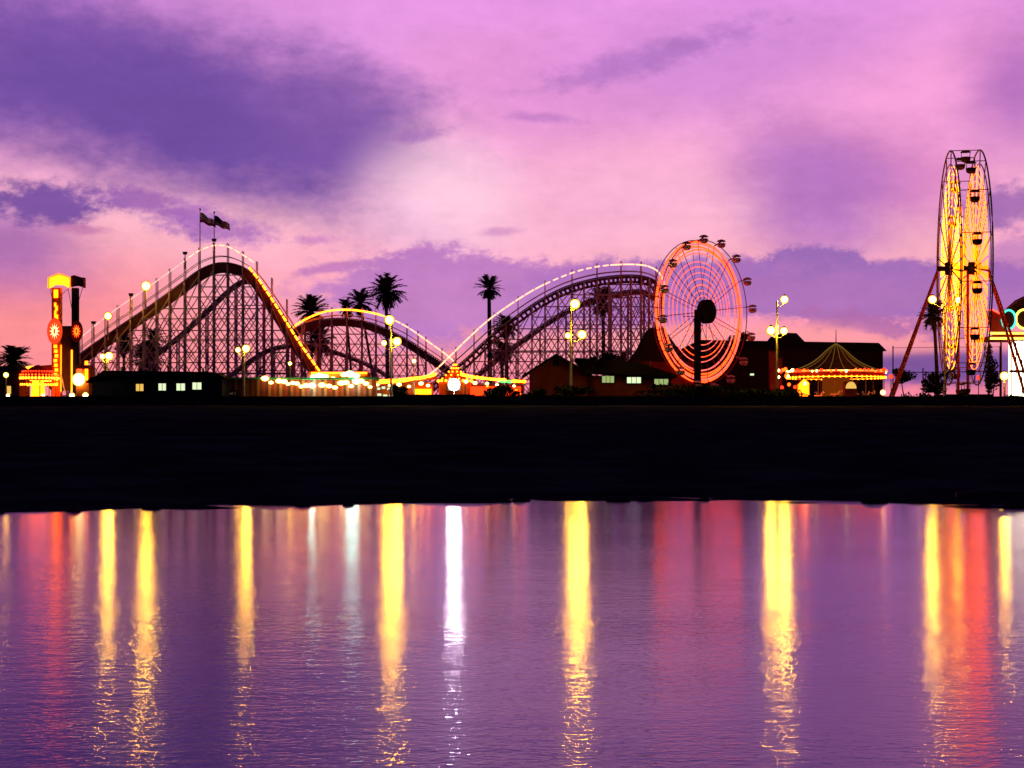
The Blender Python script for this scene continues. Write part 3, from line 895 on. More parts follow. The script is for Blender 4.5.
# dark navy hut with four lit windows
D = 216; s = D/F
root = thing('beach_hut', (WX(155, D), D, G), 'long low black hut with four lit windows below the lift hill', 'building'); pt = Part(root)
xa, xb = WX(92, D), WX(222, D); zt = WZ(377, D)
wl = pt(MB().box(xa, xb, D, D+7, G-.2, zt), 'wall', M['navy'])
rf = MB(); rf.prism([(WX(86, D), WZ(383, D)), (WX(88, D), WZ(382, D)), (WX(104, D), WZ(370.5, D)), (WX(212, D), WZ(372, D)), (WX(224, D), WZ(376.5, D)), (WX(225, D), WZ(378, D)), (WX(92, D)-.05, zt+.005)], D-.5, D+7.6)
pt(rf, 'roof', M['roof'])
for x0, x1, z0, z1, em in ((136, 143.5, 391, 384, 'win_o'), (158.5, 166, 390.5, 383.5, 'win_w'), (176.5, 185, 390.5, 383.5, 'win_w'), (192.5, 201.5, 389.5, 382.5, 'win_w')):
    window(pt, root, WX(x0, D), WX(x1, D), WZ(z0, D), WZ(z1, D), D, E[em], 1)
pt(MB().box(WX(112, D), WX(118, D), D-.05, D+.02, G, G+2.0), 'door', M['dark'])
for px, py, hgt in ((122, 371, .5), (168, 371.6, .7), (203, 372, .4)):
    c = P(px, py, D+2)
    pt(MB().lathe((c[0], D+2, c[2]-.4), [(.12, 0), (.12, hgt+.3), (.2, hgt+.32), (.05, hgt+.5)], 8), 'roof_vent', M['steel'])
# left-edge hut
D = 224
root = thing('corner_hut', (WX(2, D), D, G), 'small dark brown hut at the far left edge under the palm', 'building'); pt = Part(root)
pt(MB().box(WX(-30, D), WX(19, D), D, D+5, G-.1, WZ(371, D)), 'wall', M['shed'])
pt(MB().prism([(WX(-33, D), WZ(371, D)+.003), (WX(21, D), WZ(371, D)+.003), (WX(14, D), WZ(366, D)), (WX(-26, D), WZ(366, D))], D-.4, D+5.4), 'roof', M['roof'])
pt(MB().box(WX(6, D), WX(11, D), D-.03, D+.01, WZ(394, D), WZ(386, D)), 'window', E['win_o'])
# red gabled house with a long wing
D = 217
root = thing('red_house', (WX(600, D), D, G), 'dark red gabled house with a long low wing and three lit windows', 'house'); pt = Part(root)
gx0, gx1, gp = WX(530, D), WX(587, D), WX(556, D)
ze = WZ(377, D)
pt(MB().prism([(gx0, G-.2), (gx1, G-.2), (gx1, WZ(372, D)), (gp, WZ(356.5, D)), (gx0, WZ(372, D))], D, D+8), 'gable_wall', M['redwall'])
rf = MB()
for a, bq in (((WX(522, D), WZ(377.5, D)), (gp, WZ(355.6, D))), ((gp, WZ(355.6, D)), (WX(592, D), WZ(376, D)))):
    rf.prism([a, bq, (bq[0], bq[1]+.28), (a[0], a[1]+.28)], D-.5, D+8.4)
pt(rf, 'roof', M['roof'])
pt(MB().box(gp-.45, gp+.45, D-.04, D+.02, WZ(366, D), WZ(360.5, D)), 'vent', M['navy'])
wx1 = WX(672, D)
pt(MB().box(gx1+.003, wx1, D+1.0, D+7, G-.2, WZ(375.5, D)), 'wing_wall', M['redwall'])
pt(MB().prism([(gx1-1.5, WZ(357.5, D)), (WX(640, D), WZ(362, D)), (WX(678, D), WZ(375.2, D)), (WX(678, D), WZ(377.2, D)), (gx1+.01, WZ(372.0, D))], D+.5, D+7.6), 'wing_roof', M['roof'])
for x0, x1, z0, z1, em in ((602.5, 614.5, 382.5, 375.8, 'win'), (627.5, 641.5, 383, 377, 'win_w'), (655, 669, 384.5, 378.8, 'win')):
    window(pt, root, WX(x0, D), WX(x1, D), WZ(z0, D), WZ(z1, D), D+1.0, E[em], 2)
c = P(624, 359.5, D+3)
pt(MB().box(c[0]-.35, c[0]+.35, D+2.6, D+3.4, c[2]-1.2, c[2]+1.0), 'chimney', M['redwall'])
c = P(650, 366, D+3)
pt(MB().lathe((c[0], D+3, c[2]-.6), [(.1, 0), (.1, 1.1), (.18, 1.12), (.04, 1.3)], 8), 'roof_vent', M['steel'])
# dark warehouse
D = 262
root = thing('warehouse', (WX(815, D), D, G), 'big black warehouse with a raised roof block behind the carousel', 'building'); pt = Part(root)
pt(MB().box(WX(690, D), WX(883, D), D, D+20, G-.2, WZ(346.5, D)), 'wall', M['shed'])
pt(MB().prism([(WX(688, D), WZ(346.5, D)+.003), (WX(886, D), WZ(351, D)), (WX(878, D), WZ(343, D)), (WX(700, D), WZ(340, D))], D-.6, D+20.5), 'roof', M['roof'])
pt(MB().prism([(WX(776, D), WZ(342.5, D)), (WX(806, D), WZ(342.5, D)), (WX(797, D), WZ(333, D)), (WX(784, D), WZ(332.5, D))], D+.3, D+14), 'roof_block', M['roof'])
window(pt, root, WX(750, D), WX(754, D), WZ(375.5, D), WZ(373.5, D), D, E['win_w'], 0)
# brick-like stub tower by the lamp (reddish)
D = 228
root = thing('ticket_tower', (WX(776, D), D, G), 'narrow reddish booth tower behind the lamp pole left of the carousel', 'booth'); pt = Part(root)
pt(MB().box(WX(770, D), WX(776, D), D, D+1.2, G-.1, WZ(351, D)), 'wall', M['redwall'])
pt(MB().box(WX(769, D), WX(783.5, D), D-.2, D+1.4, WZ(350.9, D), WZ(349.6, D)), 'roof', M['roof'])
pt(MB().box(WX(776, D)+.003, WX(782, D), D, D+1.2, G-.1, WZ(358, D)), 'side_wall', M['redwall'])
# dark conical shelter under the coaster turn
D = 231
root = thing('dark_shelter', (WX(655, D), D, G), 'dark red shelter with a steep roof at the end of the right coaster hill', 'building'); pt = Part(root)
pt(MB().box(WX(632, D), WX(700, D), D, D+6, G-.1, WZ(361, D)), 'wall', M['redwall'])
pt(MB().prism([(WX(630, D), WZ(361, D)+.003), (WX(702, D), WZ(362, D)), (WX(676, D), WZ(346, D)), (WX(662, D), WZ(326, D)), (WX(650, D), WZ(328, D)), (WX(640, D), WZ(347, D))], D-.4, D+6.4), 'roof', M['roof'])

# ------------------------------------------------------------------ striped stall and midway
D = 222; s = D/F
root = thing('striped_stall', (WX(285, D), D, G), 'long red striped stall with a green roof edge and a row of glowing globes', 'stall'); pt = Part(root)
x0, x1 = WX(222, D), WX(376, D)
o = MB().box(x0, x1, D, D+4, G-.1, WZ(379.5, D))
pt(o, 'striped_wall', M['striped'])
r_ = MB(); r_.box(x0-.4, x1+.4, D-.8, D+4.4, WZ(379.5, D)+.004, WZ(377.6, D)); pt(r_, 'roof_edge', M['green'])
for px, py, r, em in ((265, 378.5, .62, 'warm'), (279, 381, .55, 'warm'), (284, 381.5, .55, 'warm'), (293, 383, .45, 'warm'), (297, 383.5, .45, 'warm'), (271, 382.5, .4, 'warm'), (288, 384, .35, 'warm'), (301, 386.5, .4, 'warm'), (335, 387.5, .45, 'warm'), (351, 386, .45, 'warm'), (366, 383.5, .5, 'warm'), (370, 387, .35, 'warm'), (306, 385.5, .55, 'warm'), (312, 385.5, .6, 'cool'),
                      (322, 385, .6, 'warm'), (329, 386, .5, 'warm'), (341, 383, .6, 'warm'), (346, 382.5, .55, 'warm'), (356, 381.5, .6, 'cool'), (361, 381, .55, 'warm')):
    pt(MB().ball(P(px, py, D-.9), r*.8, 12, 8, 1.25, 1, .85), 'globe_lamp', E[em], smooth=True)
sg = MB(); sg.box(WX(222.5, D), WX(237.5, D), D-.12, D-.02, WZ(396.3, D), WZ(390.2, D))
sgo = pt(sg, 'sign_board', M['dark'])
sl = MB()
for (a0, b0, a1, b1) in ((223, 395, 223.8, 391.6), (223.8, 391.6, 225.4, 391.8), (223.5, 393.4, 225.2, 393.3), (226, 394.8, 226.4, 393), (226.4, 393, 227.6, 393.2), (227.8, 394.8, 229.2, 393), (229.2, 393, 229.4, 394.8),
                         (230, 394.8, 230.3, 393), (230.3, 393, 231.6, 393.2), (231.6, 393.2, 231.7, 394.8), (232.4, 394.8, 232.6, 391.8), (234.4, 391.8, 236, 392.4), (236, 392.4, 234.4, 393.6), (234.4, 393.6, 235.4, 395.2)):
    sl.bar(P(a0, b0, D-.17), P(a1, b1, D-.17), .09)
pt(sl, 'sign_lettering', M['white'], sgo)
# hot heap of marquee lights at the foot of the drop
D = 226
root = thing('marquee_stall', (WX(335, D), D, G), 'brightly lit marquee stall roofed with yellow lamps at the foot of the drop', 'stall'); pt = Part(root)
pt(MB().box(WX(312, D), WX(366, D), D, D+4, G-.1, WZ(376.5, D)), 'wall', M['orange_p'])
pt(MB().box(WX(309, D), WX(368, D), D-.6, D+4.4, WZ(376.5, D)+.004, WZ(371.8, D)), 'roof', M['orange_p'])
for px, py, r, em in ((314, 376.5, .6, 'warm'), (319.5, 375.5, .7, 'warm'), (325, 376.5, .65, 'warm'), (333, 378.5, .5, 'warm'), (344, 374.5, .6, 'warm'), (350, 374, .75, 'cool'), (356, 375.5, .65, 'warm')):
    pt(MB().ball(P(px, py, D-.9), r*.8, 12, 8, 1.25, 1, .85), 'globe_lamp', E[em], smooth=True)
mq = MB()
for px, w_, py, h_, em in ((333, 9, 389, 5, 'panel_o'), (344, 8, 388, 4, 'panel_o'), (354, 10, 389, 5, 'panel_o'), (316, 10, 390, 4, 'panel_o')):
    pt(MB().box(WX(px, D), WX(px+w_, D), D-.12, D-.003, WZ(py+h_/2, D), WZ(py-h_/2, D)), 'glow_panel', E[em])  # glowing panels added for the orange wash of light along the stall
for i in range(5):
    pt(MB().box(WX(340+i*5.2, D), WX(343.6+i*5.2, D), D-.4, D-.13, WZ(397, D), WZ(395.6, D)), 'display_case', E['win_w'])
for i in range(28):
    mq.ball(P(312+i*2, 373, D-.7), .15, 6, 4)
pt(mq, 'bulb_row', E['bulb_gold'])
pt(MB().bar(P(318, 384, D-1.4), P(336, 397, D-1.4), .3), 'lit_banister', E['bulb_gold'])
# right-hand midway: stalls under a long swag of yellow bulbs
D = 224
def swag(pt, pts, m, r=.2, step=1.0, name='bulb_string'):
    mb = MB()
    for i in range(len(pts)-1):
        (xa, ya), (xb, yb) = pts[i], pts[i+1]
        k = max(1, int(abs(xb-xa)/1.6))
        for j in range(k):
            t = j/k; c = P(xa+(xb-xa)*t, ya+(yb-ya)*t, D-.6)
            mb.ball(c, r*random.uniform(.8, 1.3), 6, 4, 1.2, 1, 1)
    mb.tube([add(P(x, y, D-.6), (0, 0, 0)) for x, y in pts], .04, 4)
    return pt(mb, name, m)
root = thing('midway_stall', (WX(410, D), D, G), 'open midway stall with orange lit front and a rising swag of yellow bulbs', 'stall'); pt = Part(root)
pt(MB().box(WX(372, D), WX(432, D), D+3, D+3.3, G-.1, WZ(382, D)), 'back_wall', M['orange_p'])
pt(MB().prism([(WX(368, D), WZ(384.5, D)), (WX(400, D), WZ(382.8, D)), (WX(436, D), WZ(378.5, D)), (WX(436, D), WZ(376.5, D)), (WX(400, D), WZ(380.6, D)), (WX(368, D), WZ(382.5, D))], D-.5, D+3.6), 'roof', M['orange_p'])
swag(pt, [(370, 383), (385, 382.5), (400, 381), (415, 378.8), (428, 376.5), (437, 373.5)], E['bulb_y'], .2)
swag(pt, [(380, 380.5), (400, 379.4), (420, 377)], E['bulb_gold'], .14)
pt(MB().box(WX(414, D), WX(431, D), D+2.6, D+2.98, WZ(396, D), WZ(388.5, D)), 'glow_panel', E['panel_o'])
for px, py, w_ in ((375, 388.5, 5), (381.5, 387.5, 3.5), (387, 389, 5), (375, 394.5, 6), (383, 395.5, 4), (389, 396, 4)):
    pt(MB().box(WX(px, D), WX(px+w_, D), D+.2, D+.5, WZ(py+1.3, D), WZ(py-1.1, D)), 'display_case', E['win_w'])
for px, py, r in ((377, 384.5, .32), (390, 385.5, .28), (399, 384.5, .35), (409, 386.5, .26), (421, 383.5, .34), (428, 385.5, .28), (404, 390.5, .22)):
    pt(MB().ball(P(px, py, D-.2), r, 10, 7, 1.2, 1, .9), 'globe_lamp', E['warm'], smooth=True)
for px in (372, 393, 412, 432):
    pt(MB().bar(P(px, 400, D), P(px, 382.5, D), .16), 'post', M['steel'])
root = thing('midway_stall', (WX(490, D), D, G), 'low midway stall with a drooping row of yellow, green and red bulbs', 'stall'); pt = Part(root)
pt(MB().box(WX(464, D), WX(524, D), D+3, D+3.3, G-.1, WZ(384, D)), 'back_wall', M['redwall'])
pt(MB().prism([(WX(462, D), WZ(376.5, D)), (WX(526, D), WZ(383.6, D)), (WX(526, D), WZ(381.6, D)), (WX(462, D), WZ(374.5, D))], D-.4, D+3.6), 'roof', M['orange_p'])
swag(pt, [(462, 374.5), (472, 377), (482, 378), (492, 379.2), (506, 380)], E['bulb_y'], .2)
swag(pt, [(499, 381), (512, 381.8)], E['green'], .2)
swag(pt, [(512, 381), (526, 381.5)], E['bulb_gold'], .2)
for px, py, r in ((466, 381.5, .32), (475, 383, .3), (487, 383.5, .26), (497, 385, .24), (514, 386, .22)):
    pt(MB().ball(P(px, py, D-.2), r, 10, 7, 1.2, 1, .9), 'globe_lamp', E['warm'], smooth=True)
for px in (465, 484, 505, 524):
    pt(MB().bar(P(px, 400, D), P(px, 379.5+(px-465)*.06, D), .16), 'post', M['steel'])
pt(MB().box(WX(468, D), WX(521, D), D+2.6, D+2.98, WZ(395, D), WZ(386, D)), 'glow_panel', E['panel_r'])  # glowing panel added to put orange-red streaks on the water
for px, py, w_ in ((486, 385.5, 2.2), (515, 390, 2.4), (519, 394, 2)):
    pt(MB().box(WX(px, D), WX(px+w_, D), D+2.3, D+2.55, WZ(py+1, D), WZ(py-1, D)), 'display_case', E['panel_o'])
# pointed orange tent with the flood light before it
D = 227
root = thing('pointed_tent', (WX(454, D), D, G), 'small pointed orange tent glowing behind the white flood light', 'tent'); pt = Part(root)
c = P(455, 381, D)
pt(MB().lathe((c[0], D, G), [(2.3, 0), (2.3, c[2]-G), (1.2, c[2]-G+.8), (.45, c[2]-G+1.7), (.05, c[2]-G+2.7)], 12), 'canopy', M['orange_p'])
mb = MB()
for i in range(18):
    a = 2*pi*i/18; mb.ball((c[0]+2.4*cos(a), D+2.4*sin(a), c[2]), .2, 6, 4)
for k in range(4):
    a = -pi/2+(k-1.5)*.6
    for t in range(5):
        rr = 2.2*(1-t/5)**1.4; mb.ball((c[0]+rr*cos(a), D+rr*sin(a), c[2]+.3+t*.5), .13, 6, 4)
pt(mb, 'bulb_string', E['bulb_gold'])
D = 219
root = thing('flood_light', (WX(454, D), D, G), 'dazzling white flood light on a short post, brightest lamp of the midway', 'floodlight'); pt = Part(root)
c = P(454, 384.5, D)
pt(MB().tube([(c[0], D+.2, G-.05), (c[0], D+.2, c[2])], .1, 6), 'post', M['steel'])
pt(MB().box(c[0]-.85, c[0]+.85, D+.35, D+.6, c[2]-.8, c[2]+.8), 'housing', M['dark'])
pt(MB().ball((c[0], D, c[2]), .85, 16, 10, 1, .5, 1), 'lamp_head', E['flood'], smooth=True)
# low navy hoarding under the midway
D = 213
root = thing('hoarding', (WX(440, D), D, G), 'low navy board fence in front of the flood light', 'fence'); pt = Part(root)
pt(MB().box(WX(398, D), WX(474, D), D, D+.15, G-.1, WZ(394.5, D)), 'board_panel', M['navy'])
for px in (398, 417, 436, 455, 474):
    x = WX(px, D); pt(MB().box(x-.08, x+.08, D+.153, D+.3, G-.1, WZ(394, D)), 'post', M['dark'])

# ------------------------------------------------------------------ left rides
D = 228
root = thing('tower_ride', (WX(66, D), D, G), 'tall twin-column thrill ride, one column glowing yellow with a sunburst', 'ride'); pt = Part(root)
xl, xr = WX(57, D), WX(75, D)
zb, zl = G-.1, WZ(288, D)
col = MB(); col.box(xl-.62, xl+.62, D-.5, D+.5, zb, zl); pt(col, 'column', M['orange_p'])
colr = MB(); colr.box(xr-.42, xr+.42, D-.3, D+.7, zb, zl); pt(colr, 'column', M['navy'])
hd = MB(); hd.prism([(WX(49, D), WZ(288, D)), (WX(49.5, D), WZ(278, D)), (WX(59, D), WZ(274.5, D)), (WX(69.5, D), WZ(278, D)), (WX(69.5, D), WZ(288, D)), (WX(64, D), WZ(285, D)), (WX(54.5, D), WZ(284.5, D))], D-.8, D+.6)
hb_ = pt(hd, 'head_sign', E['sign_y'])
ed = MB()
pts = [P(48.6, 288.5, D-.9), P(49, 277.5, D-.9), P(59, 273.8, D-.9), P(70, 277.5, D-.9), P(70, 288.5, D-.9)]
ed.tube(pts, .14, 5)
pt(ed, 'edge_tube', E['bulb_or'], hb_)
h2 = MB(); h2.prism([(WX(70.5, D), WZ(286.5, D)), (WX(70.5, D), WZ(277, D)), (WX(75, D), WZ(275.3, D)), (WX(83.5, D), WZ(278, D)), (WX(83.5, D), WZ(287.5, D)), (WX(77, D), WZ(285.5, D))], D-.5, D+.8)
h2o = pt(h2, 'head_sign', M['navy'])
pt(MB().box(WX(83.5, D)+.003, WX(84.4, D), D-.45, D+.75, WZ(287.8, D), WZ(277.6, D)), 'edge_panel', M['redsteel'], h2o)
# glowing marks on the lit column
for (x0, x1, y0, y1) in ((55, 59, 290, 298), (55.5, 57.2, 303, 307), (56.5, 58.6, 306, 311), (55.6, 57.4, 311, 318), (57, 59, 315, 320)):
    pt(MB().box(WX(x0, D), WX(x1, D), D-.62, D-.503, WZ(y1, D), WZ(y0, D)), 'glowing_mark', E['sign_y'])
for k in range(9):
    y0 = 345+k*4.7; o_ = (k % 3-1)*.5
    pt(MB().box(WX(55.4+o_, D), WX(58.6+o_, D), D-.62, D-.503, WZ(y0+3.2, D), WZ(y0, D)), 'glowing_mark', E['sign_y'])
def sunburst(cx, cz, y, r, em, rim):
    m = MB(); n = 12
    for i in range(n):
        a = 2*pi*i/n
        p0 = (cx+cos(a-.2)*r*.45*.55, y, cz+sin(a-.2)*r*.45); p1 = (cx+cos(a+.2)*r*.45*.55, y, cz+sin(a+.2)*r*.45)
        tp = (cx+cos(a)*r*.62, y, cz+sin(a)*r)
        m.tri(p0, p1, tp); m.quad(p0, p1, (p1[0], y-.06, p1[2]), (p0[0], y-.06, p0[2]))
    ringp = [(cx+cos(2*pi*i/20)*r*.42*.55, y-.03, cz+sin(2*pi*i/20)*r*.42) for i in range(20)]
    m.tube(ringp, r*.12, 5, closed=True)
    o = pt(m, 'sunburst', em)
    m2 = MB(); pr = [(cx+cos(2*pi*i/24)*r*1.25*.62, y+.1, cz+sin(2*pi*i/24)*r*1.4) for i in range(24)]
    m2.tube(pr, .13, 5, closed=True)
    for i in range(24):
        m2.tri((cx, y+.12, cz), pr[i], pr[(i+1) % 24])
    pt(m2, 'sunburst_disc', rim, o)
sunburst(xl-.1, WZ(331.5, D), D-.9, 1.25, E['sign_w'], glow('sunburst_glow', (1.0, .06, .012), 1.1))
sunburst(xr+.35, WZ(331.5, D), D-.5, 1.0, E['bulb_or'], M['redsteel'])
pt(MB().box(WX(61.5, D), WX(72.2, D), D-.2, D+2.4, G+2.2, WZ(326, D)), 'car_body', M['carshell'])
pt(MB().tube([P(71.6, 392, D-.6), P(71.8, 350, D-.6)], .12, 6), 'light_tube', E['sign_y'])
pt(MB().tube([P(60.8, 392, D-.65), P(61, 345, D-.65)], .10, 6), 'light_tube', E['wheel_o'])
ca = MB()
for a, b_ in (((51, 288), (55, 296)), ((69, 288), (60, 296)), ((72, 287), (74, 296)), ((83, 287), (79, 300)), ((50, 288), (52.5, 300)), ((68, 288), (72, 310))):
    ca.bar(P(a[0], a[1], D-.2), P(b_[0], b_[1], D-.2), .07)
pt(ca, 'stay', M['steel'])
pt(MB().bar(P(61, 375, D-1.4), P(65, 392, D-1.8), .16), 'strut', M['white'])
pt(MB().box(WX(50, D), WX(84, D), D-2.2, D+3, G-.1, G+.7), 'platform', M['steel'])
# round low ride with lit canopy
D = 226
c = P(38, 379, D)
root = thing('round_ride', (c[0], D, G), 'low round ride with red canopy and yellow light rim left of the twin columns', 'ride'); pt = Part(root)
zc = c[2]-G
cn = MB().lathe((c[0], D, G), [(2.6, zc-.1), (2.6, zc+.25), (1.9, zc+1.0), (.9, zc+1.7), (.1, zc+2.0)], 20)
pt(cn, 'canopy', M['redsteel'])
for rr, zz, em, r in ((2.75, zc+.1, 'bulb_y', .2), (2.5, zc-.8, 'bulb_gold', .15), (2.75, zc+.55, 'bulb_or', .13), (2.2, zc+1.05, 'bulb_red', .13)):
    m = MB()
    for i in range(36):
        a = 2*pi*i/36; m.ball((c[0]+rr*cos(a), D+rr*sin(a), G+zz), r, 6, 4)
    pt(m, 'light_rim', E[em])
pt(MB().lathe((c[0], D, G), [(1.2, 0), (1.1, .6), (.8, zc-.2)], 12), 'drum', E['panel_o'])
pt(MB().lathe((c[0], D, G), [(2.8, 0), (2.8, .35)], 20), 'deck', M['steel'])
for i in range(8):
    a = 2*pi*(i+.5)/8
    pt(MB().tube([(c[0]+2.4*cos(a), D+2.4*sin(a), G+.3), (c[0]+2.4*cos(a), D+2.4*sin(a), G+zc)], .07, 5), 'post', M['steel'])
# swept lit banner board behind the round ride
root = thing('light_board', (WX(38, 230), 230, G), 'curved red board with yellow light bands behind the round ride', 'sign'); pt = Part(root)
m = MB(); m.prism([(WX(22, 230), WZ(384, 230)), (WX(22, 230), WZ(369, 230)), (WX(30, 230), WZ(366.5, 230)), (WX(54, 230), WZ(364.5, 230)), (WX(54, 230), WZ(384, 230))], 230, 230.3)
pt(m, 'board', M['redsteel'])
D = 229.8
m = MB(); m.tube([P(22.5, 383, D), P(22.5, 371, D), P(28, 367.6, D), P(38, 367, D)], .22, 6); pt(m, 'light_tube', E['bulb_y'])
m = MB(); m.tube([P(23, 379, D), P(36, 379.5, D), P(53, 380.5, D)], .24, 6); pt(m, 'light_tube', E['bulb_y'])
m = MB(); m.tube([P(30, 372, D), P(52, 375, D)], .12, 6); pt(m, 'light_tube', E['bulb_red'])
# yellow kiosk at the foot of the coaster
D = 225
root = thing('snack_kiosk', (WX(80, D), D, G), 'little kiosk with a dazzling yellow window right of the twin columns', 'kiosk'); pt = Part(root)
pt(MB().box(WX(76, D), WX(89, D), D, D+2.5, G-.1, WZ(369, D)), 'wall', M['orange_p'])
pt(MB().prism([(WX(74.5, D), WZ(369, D)+.003), (WX(90.5, D), WZ(369, D)+.003), (WX(88, D), WZ(365, D)), (WX(77, D), WZ(365, D))], D-.3, D+2.8), 'roof', M['redsteel'])
pt(MB().ball(P(78.5, 379.5, D-.4), .95, 12, 8, 1, .5, 1), 'globe_lamp', E['warm'], smooth=True)
pt(MB().box(WX(85, D), WX(88, D), D-.12, D-.003, WZ(380, D), WZ(361, D)), 'light_panel', E['sign_y'])
pt(MB().box(WX(77, D), WX(82, D), D-.12, D-.003, WZ(374, D), WZ(367, D)), 'light_panel', E['ring_red'])
# small globe lights at ground level, left
for px, py, r, em, lab in ((43, 404-.5, .3, 'warm', 'tiny glowing globe at the foot of the round ride'), (72, 399, .42, 'warm', 'glowing globe low beneath the twin columns'), (85.5, 395.5, .45, 'warm', 'glowing globe beside the dark hut gable'),
                          (887-4, 392.5, .4, 'warm', 'white globe right of the carousel'), (8, 401, .28, 'warm', 'dim globe under the left-edge hut')):
    D = 212; c = P(px, py, D)
    c = (c[0], c[1], max(c[2], 6.1))
    root = thing('globe_light', (c[0], D, G), lab, 'globe lamp', 'low globe lights'); pt = Part(root)
    pt(MB().tube([(c[0], D, G-.05), (c[0], D, c[2]-r*.8)], .06, 6), 'post', M['steel'])
    pt(MB().ball(c, r, 12, 8), 'lamp_head', E[em], smooth=True)

# ------------------------------------------------------------------ round wheel ride (seen at an angle)
D = 225
cw = P(700, 312, D)
root = thing('wheel_ride', (cw[0], D, G), 'round spinning-wheel ride with added rings for its red light trails, on a single dark post', 'ride'); pt = Part(root)
th = radians(46)
nrm_w = (sin(th), -cos(th), 0); ex = (cos(th), sin(th), 0); ez = (0, 0, 1)
def wp(r, a, off=0.0): return add(cw, add(mul(ex, r*cos(a)), add(mul(ez, r*sin(a)), mul(nrm_w, off))))
kk = D/F
def ring_tubes(r, rad, em, off, seg=40, fill=.86):
    m = MB()
    for i in range(seg):
        a0 = 2*pi*i/seg
        m.tube([wp(r, a0+2*pi/seg*fill*t/3, off) for t in range(4)], rad, 5)
    pt(m, 'trail_ring', em)  # rings modelling the light trails of the turning wheel
for rp, rad, em, off in ((70, .17, 'ring_red', 0), (67.5, .14, 'ring_pink', .3), (65, .15, 'ring_red', 0), (62, .12, 'ring_red', .3), (58.5, .11, 'ring_pink', 0), (50, .07, 'ring_pink', 0), (45, .06, 'ring_red', .1),
                         (39, .06, 'ring_pink', .2), (33, .07, 'ring_pink', .3), (27, .07, 'ring_red', .4), (21, .07, 'ring_pink', .5), (16, .08, 'ring_pink', .6)):
    ring_tubes(rp*kk, rad, E[em], off)
for off in (-.5, .8):
    pt(MB().tube([wp(71.5*kk, 2*pi*i/64, off) for i in range(64)], .07, 5, closed=True), 'rim', M['redsteel'])
for i in range(16):
    a = 2*pi*(i+.3)/16
    m = MB(); m.bar(wp(1.2, a, .9), wp(71*kk, a, .5), .07); m.bar(wp(1.2, a, -.5), wp(71*kk, a, -.45), .07)
    pt(m, 'spoke', M['redsteel'])
for i in range(16):
    a = 2*pi*(i+.3)/16; c = wp(74*kk, a, 1.6)
    m = MB(); m.lathe((c[0], c[1], c[2]-.9), [(.3, 0), (.55, .18), (.62, .6), (.58, .64), (.5, .3)], 10)
    m.lathe((c[0], c[1], c[2]-.02), [(.68, 0), (.5, .2), (.08, .32)], 10)
    for q in (-.5, .5): m.bar((c[0]+q*ex[0], c[1]+q*ex[1], c[2]-.4), (c[0]+q*ex[0], c[1]+q*ex[1], c[2]+.05), .06)
    gd = pt(m, 'gondola', M['gondola'])
    pt(MB().bar(wp(70*kk, a, .6), c, .14), 'gondola_arm', M['steel'], gd)
hub = MB()
hp = [wp(12*kk, 2*pi*i/28, 1.6) for i in range(28)]; hq = [wp(12*kk, 2*pi*i/28, .7) for i in range(28)]
hub.v = hp+hq
hub.f = [tuple(range(28)), tuple(reversed(range(28, 56)))]+[(i, 28+i, 28+(i+1) % 28, (i+1) % 28) for i in range(28)]
pt(hub, 'hub', M['dark'])
bp_ = wp(0, 0, 2.6); px_ = WX(697, D-1.6)
mm = MB(); mm.box(px_-.45, px_+.45, D-2.6, D-1.7, G-.1, cw[2]+.15); pt(mm, 'post', M['dark'])
pt(MB().bar((px_, D-2.1, cw[2]-.1), wp(0, 0, 1.0), .6), 'axle', M['dark'])
pt(MB().bar(P(683, 316.3, D-2), P(699, 316.3, D-2), .12), 'boom', M['dark'])
pt(MB().box(px_-2.5, px_+2.5, D-4, D+3, G-.1, G+.5), 'base', M['dark'])

# ------------------------------------------------------------------ carousel
D = 230
ck = P(836, 372.5, D)
root = thing('carousel', (ck[0], D, G), 'striped tent-roofed carousel edged with red and orange bulbs', 'carousel'); pt = Part(root)
R = 47*D/F; zr = ck[2]-G; zp = WZ(344, D)-G
prof = []
for t in range(9):
    u = t/8; prof.append((R*(1-u)**1.0*(1-.28*sin(pi*u))+.08, zr+(zp-zr)*u))
tent = MB()
n0 = 0; kseg = 36
tent.lathe((ck[0], D, G), prof, kseg)
pt(tent, 'tent_roof', M['canvas'])
seams = MB()
for i in range(18):
    a = 2*pi*(i+.5)/18
    seams.tube([(ck[0]+(r+.04)*cos(a), D+(r+.04)*sin(a), G+z+.05) for r, z in prof], .045, 4)
pt(seams, 'roof_light_string', glow('tent_strings', (1.0, .50, .08), .16))
pt(MB().tube([(ck[0], D, G+zp-.2), (ck[0], D, WZ(329.5, D))], .09, 6, r_end=.04), 'finial_pole', M['steel'])
pt(MB().lathe((ck[0], D, G), [(R+.1, zr-.75), (R+.1, zr), (R-.1, zr+.01)], 36), 'fascia', M['redsteel'])
bl = {'bulb_or': MB(), 'bulb_red': MB(), 'warm': MB()}
for i in range(64):
    a = 2*pi*i/64
    k = random.choice(['bulb_or', 'bulb_red', 'bulb_red', 'warm', 'bulb_or'])
    bl[k].ball((ck[0]+(R+.25)*cos(a), D+(R+.25)*sin(a), G+zr+.08+random.uniform(-.15, .15)), random.uniform(.14, .24), 6, 4)
for q_, (k, mb) in enumerate(bl.items()):
    mb.tube([(ck[0]+(R+.2)*cos(2*pi*i/48), D+(R+.2)*sin(2*pi*i/48), G+zr+.0+.06*q_) for i in range(48)], .03, 4, closed=True)
    pt(mb, 'bulb_row', E[k])
m = MB()
for i in range(56):
    a = 2*pi*i/56; m.ball((ck[0]+(R+.22)*cos(a), D+(R+.22)*sin(a), G+zr-.75), .15, 6, 4)
